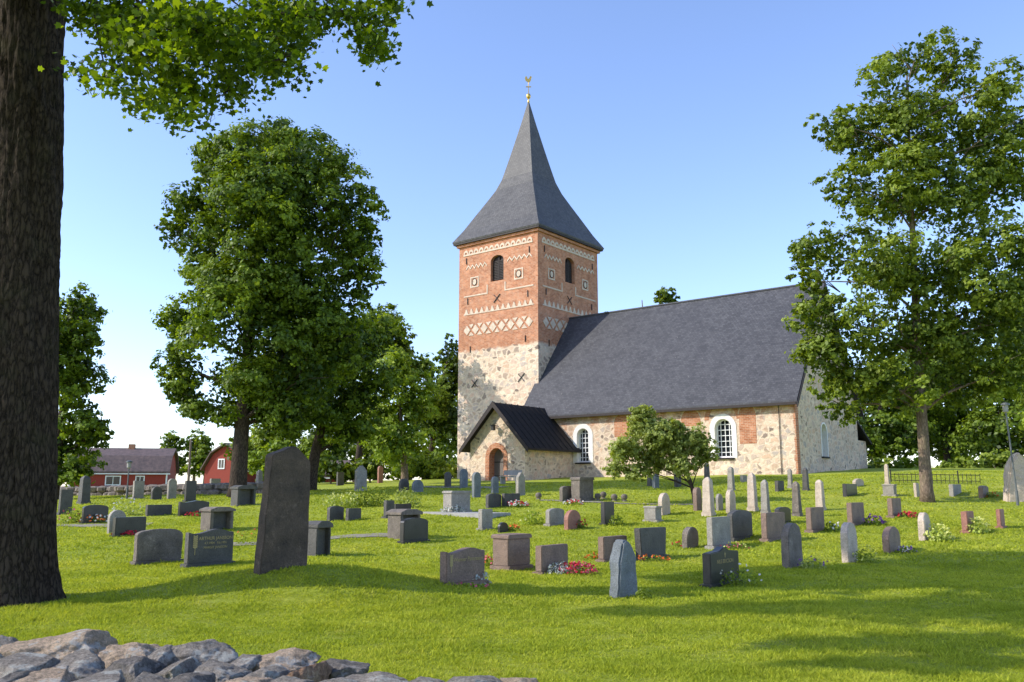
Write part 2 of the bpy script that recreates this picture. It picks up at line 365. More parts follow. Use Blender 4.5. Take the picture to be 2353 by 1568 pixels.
def path(pts, w, name='path'):
    P = [ray_ground(*p) for p in pts]; V = []; Fc = []; S = []
    for i in range(len(P)-1):
        n = max(2, int((P[i+1]-P[i]).length/.3))
        for k in range(n): S.append(P[i].lerp(P[i+1], k/n))
    S.append(P[-1])
    for i, p in enumerate(S):
        d = (S[min(i+1, len(S)-1)]-S[max(i-1, 0)]); d.z = 0; d.normalize(); s = Vector((-d.y, d.x, 0)); w_ = w*(1+.5*noise.noise(p*1.3)+.3*noise.noise(p*4))
        for k in range(4):
            c = p+s*w_*(k/3-.5); V.append((c.x, c.y, g1(c.x, c.y)+.02))
    for i in range(len(S)-1):
        for k in range(3): Fc.append((i*4+k, i*4+k+1, i*4+5+k, i*4+4+k))
    m = MB(); m.add(V, Fc); tag(m.build(name, M['gravel']), kind='structure')
path([(120,1208),(250,1209),(345,1206)], .8); path([(520,1252),(640,1250),(790,1235),(900,1230)], .8)
path([(960,1119),(1050,1120),(1150,1121)], 1.1); path([(1240,1150),(1430,1158),(1600,1160)], .4)

# ------------------------------------------------ church
CH = empty('church', (16.26, 50, 2.3), R(-38.5), 'medieval stone church with brick tower, pointed slate spire and dark nave roof', 'church')
Sf = lambda c: (lambda u, v, d: (u, c-d, v))
Ef = lambda c: (lambda u, v, d: (c+d, u, v))
def arch(cx, z0, w, h, n=12, rise=None):
    r = w/2; rise = r if rise is None else rise; pts = [(cx-r, z0)]
    for i in range(n+1):
        a = math.pi-math.pi*i/n; pts.append((cx+r*math.cos(a), z0+h-rise+rise*math.sin(a)))
    pts.append((cx+r, z0)); return pts
NL, NW, TWx, TY0, TY1 = 19.5, 11.2, 7.9, 1.5, 9.7
TX0, TX1 = -NL-TWx, -NL
yz = lambda u, v, d: (d, u, v)
nave = MB().ext([(0,-1.5),(NW,-1.5),(NW,4.75),(NW/2,12.0),(0,4.75)], -NL, 0, yz).build('nave_wall', M['nave'], CH)
wins = [(-4.48, 1.1, 1.12, 2.35), (-14.65, 1.0, 1.0, 2.3)]
cut = [MB().ext(arch(c, z, w, h), -.4, .3, Sf(0)).build('c', M['nave'], CH) for c, z, w, h in wins]
cut.append(MB().ext(arch(4.6, 1.2, 1., 2.), -.35, .3, Ef(0)).build('c', M['nave'], CH))
boolcut(nave, cut)
def window(fr, c, z, w, h, surround=.3):
    s = MB(); n = 12
    A = arch(c, z, w, h, n); B = arch(c, z-.02, w+2*surround, h+surround+.02, n)
    s.band(A, B, -.02, .03, fr); Ai = arch(c, z, w-.03, h-.015, n); s.band(A, Ai, -.36, .03, fr)
    wo = s.build('window', M['plaster'], CH)
    MB().ext(arch(c, z+.01, w-.04, h-.03, n), -.39, -.34, fr).build('pane', M['glass'], wo)
    f = MB(); f.band(arch(c, z+.02, w-.05, h-.05, n), arch(c, z+.08, w-.19, h-.17, n), -.335, -.27, fr)
    for k in range(1, 4):
        u = c-w/2+w*k/4; top = z+h-w/2+math.sqrt(max(0, (w/2)**2-(u-c)**2))-.05; f.rect(u-.02, u+.02, z+.03, top, -.333, -.29, fr)
    for k in range(1, 7):
        v = z+h*k/7; hw = w/2-.04 if v < z+h-w/2 else math.sqrt(max(.01, (w/2)**2-(v-(z+h-w/2))**2))-.04
        f.rect(c-hw, c+hw, v-.02, v+.02, -.33, -.285, fr)
    f.rect(c-w/2+.02, c+w/2-.02, z+.02, z+.1, -.334, -.25, fr)
    f.build('window_frame', M['white'], wo)
    MB().rect(c-w/2-.1, c+w/2+.1, z-.1, z-.005, -.3, .1, fr).build('sill', M['tar'], wo)
for w_ in wins: window(Sf(0), *w_)
window(Ef(0), 4.6, 1.2, 1., 2., .1)
def blind(c, z, w, h):
    m = MB(); m.ext(arch(c, z, w, h, 14), -.02, .012, Sf(0)); o = m.build('blind_arch', M['brick'], CH)
    MB().band(arch(c, z, w, h, 14)[1:-1], arch(c, z+.06, w+.1, h, 14)[1:-1], -.02, .03, Sf(0)).build('arch_rim', M['cream'], o)
blind(-2.9, 1.9, 1.05, 2.3); blind(-6.6, 3.1, 1.3, 1.05); blind(-11.6, 2.6, 1.1, 1.5)
MB().band(arch(-4.48, 3.3, 1.8, 1.0, 14)[1:-1], arch(-4.48, 3.3, 2.4, 1.28, 14)[1:-1], -.02, .016, Sf(0)).build('relieving_arch', M['brick'], CH)
sl = (12.15-4.75)/(NW/2)
rf = MB(); ov = .45
prof = [(-ov, 4.75-ov*sl+.12), (NW/2, 12.3), (NW+ov, 4.75-ov*sl+.12), (NW+ov, 4.75-ov*sl-.08), (NW/2, 12.05), (-ov, 4.75-ov*sl-.08)]
rf.ext(prof, -NL-.35, .3, yz); ro = rf.build('nave_roof', M['slate'], CH)
MB().ext([(-ov-.04, 4.75-ov*sl-.14),(-ov-.04, 4.75-ov*sl+.02),(-ov+.1, 4.75-ov*sl+.02),(-ov+.1, 4.75-ov*sl-.14)], -NL-.3, .25, yz).build('eave_board', M['darkwood'], ro)
MB().tube([(-NL, NW/2, 12.3), (.32, NW/2, 12.3)], [.1, .1], 6).build('ridge_cap', M['slate'], ro)
for s_ in (0, 1):
    a = (-ov-.03, 4.75-ov*sl-.02) if s_ == 0 else (NW+ov+.03, 4.75-ov*sl-.02)
    MB().ext([a, (NW/2, 12.22), (NW/2, 11.92), (a[0], a[1]-.28)], .3, .36, yz).build('bargeboard', M['darkwood'], ro)
dm = MB()
for i in range(60): dm.rect(-NL+.2+i*.32, -NL+.36+i*.32, 4.28, 4.42, -.01, .06, Sf(0))
dm.rect(-NL, -.01, 4.415, 4.5, -.01, .09, Sf(0)); dm.build('dentil_course', M['brick'], CH)
MB().bar((-.95, -.05, -1), (-.95, -.05, 4.4), .02).build('lightning_conductor', M['iron'], CH)
an = MB().box(-5.0, -.8, NW, NW+4.4, -1.5, 2.6).build('sacristy_wall', M['porchwall'], CH)
MB().ext([(NW-.1, 4.9), (NW+4.8, 2.5), (NW+4.8, 2.35), (NW-.1, 4.7)], -5.3, -.5, yz).build('sacristy_roof', M['tar'], an)
tw = MB().box(TX0, TX1, TY0, TY1, -1.5, 18.85).build('tower_wall', M['towerwall'], CH)
wS = ((TX0+TX1)/2+.0, 15.15, 1.3, 2.05); wE = ((TY0+TY1)/2+.1, 15.15, 1.3, 2.05)
boolcut(tw, [MB().ext(arch(*wS, rise=.45), -.4, .3, Sf(TY0)).build('c', M['brick'], CH), MB().ext(arch(*wE, rise=.45), -.4, .3, Ef(TX1)).build('c', M['brick'], CH)])
def ornaments(fr, u0, W, wc):
    U = lambda t: u0+W*t
    p = MB(); n = 13; a0, a1 = U(.06), U(.94); st_ = (a1-a0)/n
    p.rect(a0, a1, 17.62, 17.75, -.01, .04, fr)
    for i in range(n):
        c = a0+st_*(i+.5)
        arcs = [(c+st_*.47*math.cos(math.pi*k/8), 17.75+.34*math.sin(math.pi*k/8)) for k in range(9)]; inner = [(c+st_*.25*math.cos(math.pi*k/8), 17.75+.16*math.sin(math.pi*k/8)) for k in range(9)]
        p.band(arcs, inner, -.01, .038, fr)
    p.build('arch_frieze', M['cream'], tw)
    def zig(t0, t1, v, k, amp, th, name):
        a = [(U(t0+(t1-t0)*i/(2*k)), v+(amp if i % 2 else 0)) for i in range(2*k+1)]
        MB().band(a, [(x, y+th) for x, y in a], -.01, .035, fr).build(name, M['cream'], tw)
    zig(.1, .37, 16.45, 5, .28, .14, 'zigzag_band'); zig(.63, .93, 16.45, 5, .28, .14, 'zigzag_band')
    z = MB(); z.rect(U(.07), U(.95), 12.78, 12.86, -.01, .035, fr)
    for i in range(13):
        a = U(.07)+(U(.95)-U(.07))*(i+.5)/13; z.ext([(a-.19, 12.86), (a+.19, 12.86), (a+.04, 13.24), (a-.04, 13.24)], -.01, .034, fr)
    z.build('toothed_band', M['cream'], tw)
    for c in (U(.21), U(.77)):
        q_ = MB(); q_.band([(c-.43,14.95),(c+.43,14.95),(c+.43,15.81),(c-.43,15.81),(c-.43,14.95)], [(c-.33,15.05),(c+.33,15.05),(c+.33,15.71),(c-.33,15.71),(c-.33,15.05)], -.01, .03, fr)
        q_.ext([(c+.24*math.cos(k*math.pi/8), 15.38+.3*math.sin(k*math.pi/8)) for k in range(16)], -.01, .035, fr)
        o = q_.build('square_panel', M['cream'], tw)
        MB().band([(c+.24*math.cos(k*math.pi/8), 15.38+.3*math.sin(k*math.pi/8)) for k in range(17)], [(c+.19*math.cos(k*math.pi/8), 15.38+.24*math.sin(k*math.pi/8)) for k in range(17)], 0, .045, fr).build('ring', M['tar'], o)
    for pts in ([(U(.07),14.24),(U(.38)+.02,14.24),(U(.38)+.02,14.95),(U(.38)-.08,14.95),(U(.38)-.08,14.34),(U(.07),14.34)], [(U(.60)-.02,14.24),(U(.95),14.24),(U(.95),14.34),(U(.60)+.08,14.34),(U(.60)+.08,14.95),(U(.60)-.02,14.95)]):
        MB().ext(pts, -.01, .035, fr).build('step_moulding', M['cream'], tw)
    d = MB(); n = 8; a0, a1 = U(.06), U(.95); w = (a1-a0)/n
    for i in range(n):
        c = a0+w*(i+.5); g = .09; h = .46
        d.ext([(c-w/2+g, 11.55), (c, 11.55-h+.07), (c+w/2-g, 11.55), (c, 11.55+h-.07)], -.01, .035, fr)
        if i < n-1:
            for sg in (1, -1): d.ext([(c+w/2-.27, 11.55+sg*h), (c+w/2+.27, 11.55+sg*h), (c+w/2, 11.55+sg*.15)], -.01, .034, fr)
    d.build('diamond_frieze', M['cream'], tw)
    wp = arch(*wc, rise=.45); wo = MB().ext(wp, -.39, -.30, fr).build('belfry_window', M['darkwood'], tw)
    sm = MB()
    for sgn in (-1, 1):
        for k in range(12):
            v = wc[1]+.15+k*.13; a, b_ = sorted((wc[0]+sgn*.06, wc[0]+sgn*.58)); sm.rect(a, b_, v, v+.07, -.3, -.22, fr)
        a, b_ = sorted((wc[0]+sgn*.02, wc[0]+sgn*.07)); sm.rect(a, b_, wc[1]+.02, wc[1]+wc[3]-.1, -.3, -.2, fr)
    sm.build('louvre', M['darkwood'], wo)
    def X(u, v, s=.3):
        m = MB()
        for sg in (1, -1): m.ext([(u-s*sg-.03, v-s), (u-s*sg+.03, v-s), (u+s*sg+.03, v+s), (u+s*sg-.03, v+s)], .0, .06+.01*sg, fr)
        m.build('wall_anchor', M['iron'], tw)
    for t_, v in ((.5, 13.75), (.22, 7.3), (.8, 7.4)): X(U(t_), v)
    for t_, v in ((.16,10.0),(.85,10.3),(.12,13.9),(.88,13.7),(.1,17.2),(.9,17.1)):
        MB().rect(U(t_)-.02, U(t_)+.02, v-.25, v+.25, 0, .07, fr).build('wall_anchor', M['iron'], tw)
ornaments(Sf(TY0), TX0, TWx, wS); ornaments(Ef(TX1), TY0, TY1-TY0, wE)
sp = MB(); cx_, cy_ = (TX0+TX1)/2, (TY0+TY1)/2; hx, hy = TWx/2+.42, (TY1-TY0)/2+.42
prof = [(.99,18.72),(1.,18.85),(.86,19.85),(.70,21.2),(.55,22.45),(.44,23.4),(.36,24.35),(.295,25.55),(.21,27.2),(.1,29.4),(.012,31.3)]
for i, (r, h) in enumerate(prof):
    for a, b_ in ((-1,-1),(1,-1),(1,1),(-1,1)): sp.v.append((cx_+a*hx*r, cy_+b_*hy*r, h))
for i in range(len(prof)-1):
    for k in range(4): sp.f.append((i*4+k, i*4+(k+1) % 4, i*4+4+(k+1) % 4, i*4+4+k))
sp.f.append((3,2,1,0)); sp.f.append(tuple(4*(len(prof)-1)+k for k in range(4)))
so = sp.build('spire', M['spire'], CH)
MB().box(cx_-hx*.985, cx_+hx*.985, cy_-hy*.985, cy_+hy*.985, 18.6, 18.715).build('eave_board', M['darkwood'], so)
MB().box(cx_-hx+.25, cx_+hx-.25, cy_-hy+.25, cy_+hy-.25, 18.4, 18.597).build('cornice', M['brick'], so)
fi = MB().lathe([(.02,31.2),(.09,31.3),(.11,31.38),(.04,31.5),(.04,31.6),(.14,31.68),(.19,31.82),(.19,31.92),(.14,32.05),(.03,32.1),(.025,33.2),(.01,33.3)], 14, (cx_, cy_)).build('finial', M['gold'], so, smooth=True)
fr = lambda u, v, d: (cx_+u*.62+d*.6, cy_+u*.5-d*.78, v*.98+.63)
MB().rect(-.28, .28, 32.7, 32.78, -.03, .03, fr).build('cross_bar', M['gold'], fi)
MB().ext([(-.3,33.3),(-.1,33.18),(.1,33.15),(.24,33.3),(.30,33.55),(.36,33.62),(.28,33.7),(.2,33.74),(.12,33.6),(0,33.45),(-.1,33.48),(-.18,33.7),(-.32,33.68),(-.38,33.5)], -.03, .03, fr).build('weathercock', M['gold'], fi)
PX0, PX1, PY = -20.1, -15.5, -5.3; pc = (PX0+PX1)/2
po = MB().ext([(PX0,-1.5),(PX1,-1.5),(PX1,2.25),(pc,4.62),(PX0,2.25)], -.3, -PY, Sf(0)).build('porch_wall', M['porchwall'], CH)
DC, DZ = pc-.05, -.25
boolcut(po, [MB().ext(arch(DC, DZ-.3, 1.25, 2.45, 14), -.6, .3, Sf(PY)).build('c', M['brick'], CH)])
s_ = MB(); s_.band(arch(DC, DZ, 1.25, 2.15, 14), arch(DC, DZ, 1.85, 2.45, 14), -.01, .03, Sf(PY)); s_.band(arch(DC, DZ, 1.25, 2.15, 14), arch(DC, DZ, 1.19, 2.12, 14), -.59, .03, Sf(PY)); s_.build('door_arch', M['brick'], po)
dr = MB()
for k in range(8): dr.ext([(DC-.6+k*.15, DZ), (DC-.6+k*.15+.14, DZ), (DC-.6+k*.15+.14, DZ+1.5+math.sqrt(max(0,.62**2-(-.6+k*.15+.14)**2))), (DC-.6+k*.15, DZ+1.5+math.sqrt(max(0,.62**2-(-.6+k*.15)**2)))], -.59, -.5, Sf(PY))
do = dr.build('door', M['doorwood'], po)
for v in (.3, 1.2): MB().rect(DC-.55, DC+.3, DZ+v, DZ+v+.06, -.5, -.48, Sf(PY)).build('hinge', M['iron'], do)
MB().box(DC-1.1, DC+1.1, PY-.7, PY, DZ-.5, DZ+.02).build('step', M['grey'], po, .02)
ps = (4.62-2.25)/((PX1-PX0)/2); e = .55
fp = [(PX0-e, 2.25-e*ps+.1),(pc, 4.82),(PX1+e, 2.25-e*ps+.1),(PX1+e, 2.25-e*ps-.02),(pc, 4.66),(PX0-e, 2.25-e*ps-.02)]
pr = MB().ext(fp, -.5, -PY+.45, Sf(0)).build('porch_roof', M['tar'], po)
bb = MB()
for sx in (-1, 1):
    x_ = pc+sx*((PX1-PX0)/2+e+.03); bb.ext([(pc, 4.9), (x_, 2.25-e*ps+.14), (x_, 2.25-e*ps-.18), (pc, 4.5)], -PY+.451, -PY+.5, Sf(0))
bb.build('bargeboard', M['darkwood'], pr)
for k in range(9):
    yy = -PY+.3-k*.62; sm = MB()
    for sx in (-1, 1):
        x_ = pc+sx*((PX1-PX0)/2+e); sm.ext([(pc, 4.87), (x_, 2.25-e*ps+.15), (x_, 2.25-e*ps+.09), (pc, 4.81)], yy, yy+.04, Sf(0))
    sm.build('roof_batten', M['tar'], pr)
ln = MB().box(DC-.1, DC+.1, PY-.45, PY-.25, 3.0, 3.3); ln.bar((DC, PY, 3.45), (DC, PY-.4, 3.4), .02); ln.box(DC-.14, DC+.14, PY-.49, PY-.21, 3.3, 3.36); ln.build('lantern', M['iron'], po)

# ------------------------------------------------ gravestones
def rough(o, amt, sc=3., cuts=3):
    bm = bmesh.new(); bm.from_mesh(o.data)
    bmesh.ops.triangulate(bm, faces=[f for f in bm.faces if len(f.verts) > 4])
    bmesh.ops.subdivide_edges(bm, edges=bm.edges[:], cuts=cuts, use_grid_fill=True)
    off = Vector((random.random()*50, random.random()*50, 0))
    for v in bm.verts:
        v.co += noise.noise_vector(v.co*sc+off)*amt
        v.co += noise.noise_vector(v.co*sc*4+off)*amt*.3
    bm.to_mesh(o.data); bm.free()
fy = lambda u, v, d: (u, -d, v)
def text(body, size, mat, parent, x, z, y):
    c = bpy.data.curves.new('inscription', 'FONT'); c.body = body; c.size = size; c.align_x = 'CENTER'; c.extrude = .001
    o = bpy.data.objects.new('tmp', c); COL.objects.link(o); bpy.context.view_layer.update()
    m_ = bpy.data.meshes.new_from_object(o.evaluated_get(bpy.context.evaluated_depsgraph_get())); bpy.data.objects.remove(o)
    m_.materials.clear(); m_.materials.append(mat)
    t = bpy.data.objects.new('inscription', m_); COL.objects.link(t); t.parent = parent; t.location = (x, y, z); t.rotation_euler = (math.pi/2, 0, 0)
def wheat(parent, x, z, s, y, mat):
    m = MB(); m.rect(x-.006, x+.006, z, z+s, 0, .003, lambda u, v, d: (u, y-d, v))
    for k in range(7):
        for sg in (-1, 1):
            v = z+s*(.35+k*.1); m.ext([(x, v), (x+sg*s*.14, v+s*.07), (x+sg*s*.12, v+s*.14), (x, v+s*.08)], 0, .004, lambda u, v_, d: (u, y-d, v_))
    m.build('wheat_emblem', mat, parent)
def grave(x0, x1, yt, yb, typ, mt, label, T=None, rot=None, grp=None, name='gravestone', cat='gravestone', txt=None, fall=48):
    xc = (x0+x1)/2; g = ray_ground(xc, yb, fall); Y = g.y
    top = at(xc, yt, Y); H = max(.25, top.z-g.z); D = Y*ct+(top.z-EYE)*st; r = (xc-CX)/F
    th = R(51.5)+random.uniform(-.05, .05) if rot is None else R(rot); ux, uy = math.cos(th), math.sin(th)
    a = abs(ux-r*uy); b = abs(uy+r*ux); pw = (x1-x0)*D/F
    T = T or {'table': .45, 'obelisk': .3, 'dolmen': .5, 'raw': .2}.get(typ, .16)
    if typ == 'obelisk': W_ = T_ = pw/(a+b)
    else:
        W_ = (pw-T*b)/max(a, .2)
        if W_ < .35: T *= .7; W_ = max(.36, (pw-T*b)/max(a, .2))
        W_ = min(W_, 1.45); T_ = T
    far = (yb-yt) < 36
    E = empty(name, g, th, label, cat, grp)
    mat_ = M[mt]; w = W_/2; bz = -.15
    if typ in ('slab', 'arch', 'round', 'point', 'trap', 'wave'):
        pl = H*.1 if H < 1.3 and typ != 'round' else 0
        if pl and not far: MB().box(-w-.05, w+.05, -T_/2-.05, T_/2+.05, bz, pl*.7).build('plinth', mat_, E, .012); z0 = pl*.7-.002
        else: z0 = bz
        if typ == 'slab': P = [(-w, z0), (w, z0), (w, H), (-w, H)]
        elif typ == 'trap': P = [(-w*.9, z0), (w*.9, z0), (w, H*.98), (-w, H)]
        elif typ == 'point': P = [(-w, z0), (w, z0), (w, H*.86), (w*.35, H*.9), (0, H), (-w*.35, H*.9), (-w, H*.86)]
        elif typ == 'arch': P = [(-w, z0), (w, z0)]+[(w*math.cos(math.pi*k/12), H*.82+H*.18*math.sin(math.pi*k/12)) for k in range(13)]
        elif typ == 'round': P = [(-w*.95, z0), (w*.95, z0)]+[(w*math.cos(math.pi*k/12), H-min(w, H*.5)+min(w, H*.5)*math.sin(math.pi*k/12)) for k in range(13)]
        else: P = [(-w, z0), (w, z0), (w, H*.9)]+[(w-2*w*k/14, H*(.9+.07*math.sin(math.pi*2*k/14-.6)+.05*k/14)) for k in range(1, 14)]+[(-w, H*.93)]
        s = MB().ext(P, -T_/2, T_/2, fy).build('headstone', mat_, E, min(.014, T_*.15))
        if mt in ('rough', 'pale') : rough(s, .02, 3, 2 if not far else 1)
    elif typ == 'obelisk':
        MB().box(-w*1.15, w*1.15, -w*1.15, w*1.15, bz, H*.09).build('plinth', mat_, E, .01)
        m = MB(); k_ = [(1, H*.088), (.82, H*.9), (.45, H*.97), (.12, H)]
        m.v = [(sx*w*q_, sy*w*q_, z) for q_, z in k_ for sx, sy in ((-1,-1),(1,-1),(1,1),(-1,1))]
        m.f = [(i*4+k, i*4+(k+1) % 4, i*4+4+(k+1) % 4, i*4+4+k) for i in range(3) for k in range(4)]+[(3,2,1,0), (12,13,14,15)]
        s = m.build('shaft', mat_, E, .012); rough(s, .012, 4, 1)
    elif typ == 'peak':
        P = [(-w, bz), (w, bz), (w*.92, H*.8), (w*.15, H), (-w*.15, H), (-w*.92, H*.8)]
        s = MB().ext(P, -T_/2, T_/2, fy).build('headstone', mat_, E, .012)
    elif typ == 'table':
        MB().box(-w, w, -T_/2-.04, T_/2+.04, bz, H*.12).build('plinth', mat_, E, .012)
        s = MB().box(-w*.93, w*.93, -T_/2+.02, T_/2-.02, H*.118, H*.88).build('block', mat_, E, .012)
        MB().ext([(-w, H*.878), (w, H*.878), (w, H*.95), (w*.9, H), (-w*.9, H), (-w, H*.95)], -T_/2-.01, T_/2+.01, fy).build('capstone', mat_, E, .01)
    elif typ == 'dolmen':
        s = MB().box(-w*.95, -w*.7, -T_/2, T_/2, bz, H*.8).build('leg', mat_, E, .015); MB().box(w*.7, w*.95, -T_/2, T_/2, bz, H*.8).build('leg', mat_, E, .015)
        MB().box(-w*.69, w*.69, -.05, .05, bz, H*.79).build('panel', M['dgrey'], E, .01)
        c = MB().ext([(-w*1.05, H*.802), (w*1.05, H*.802), (w*1.05, H*.9), (w*.5, H), (-w*.5, H), (-w*1.05, H*.9)], -T_/2-.05, T_/2+.05, fy).build('capstone', mat_, E, .012)
    elif typ == 'raw':
        P = [(-w*.85, bz), (w*.95, bz), (w, H*.35), (w*.93, H*.68), (w*.4, H*.93), (w*-.05, H), (-w*.4, H*.97), (-w*.8, H*.62), (-w*.9, H*.3)]
        s = MB().ext(P, -T_/2, T_/2, fy).build('headstone', mat_, E, .03); rough(s, .03, 3, 3)
    elif typ == 'boulder':
        P = [(-w, bz), (w*.95, bz), (w, H*.3), (w*.6, H*.65), (w*.15, H*.97), (-w*.1, H), (-w*.45, H*.8), (-w*.75, H*.5)]
        s = MB().ext(P, -T_/2, T_/2, fy).build('standing_stone', mat_, E, .06); rough(s, .07, 1.6, 4)
    elif typ == 'rune':
        P = [(-w, bz), (w, bz), (w*1.0, H*.3), (w*.99, H*.83), (w*.95, H*.87), (w*.42, H*.985), (w*.28, H), (w*.1, H*.995), (-w*.66, H*.93), (-w*.72, H*.90), (-w*.76, H*.7), (-w*.88, H*.35), (-w*.98, H*.1)]
        s = MB().ext(P, -T_/2, T_/2, fy).build('standing_stone', mat_, E, .012); rough(s, .016, 2.6, 5)
    if txt:
        for body, sz, zf, xf in txt: text(body, sz*W_, M['goldtext'], E, xf*w, H*zf, -T_/2-.004)
    return E, W_, H, T_
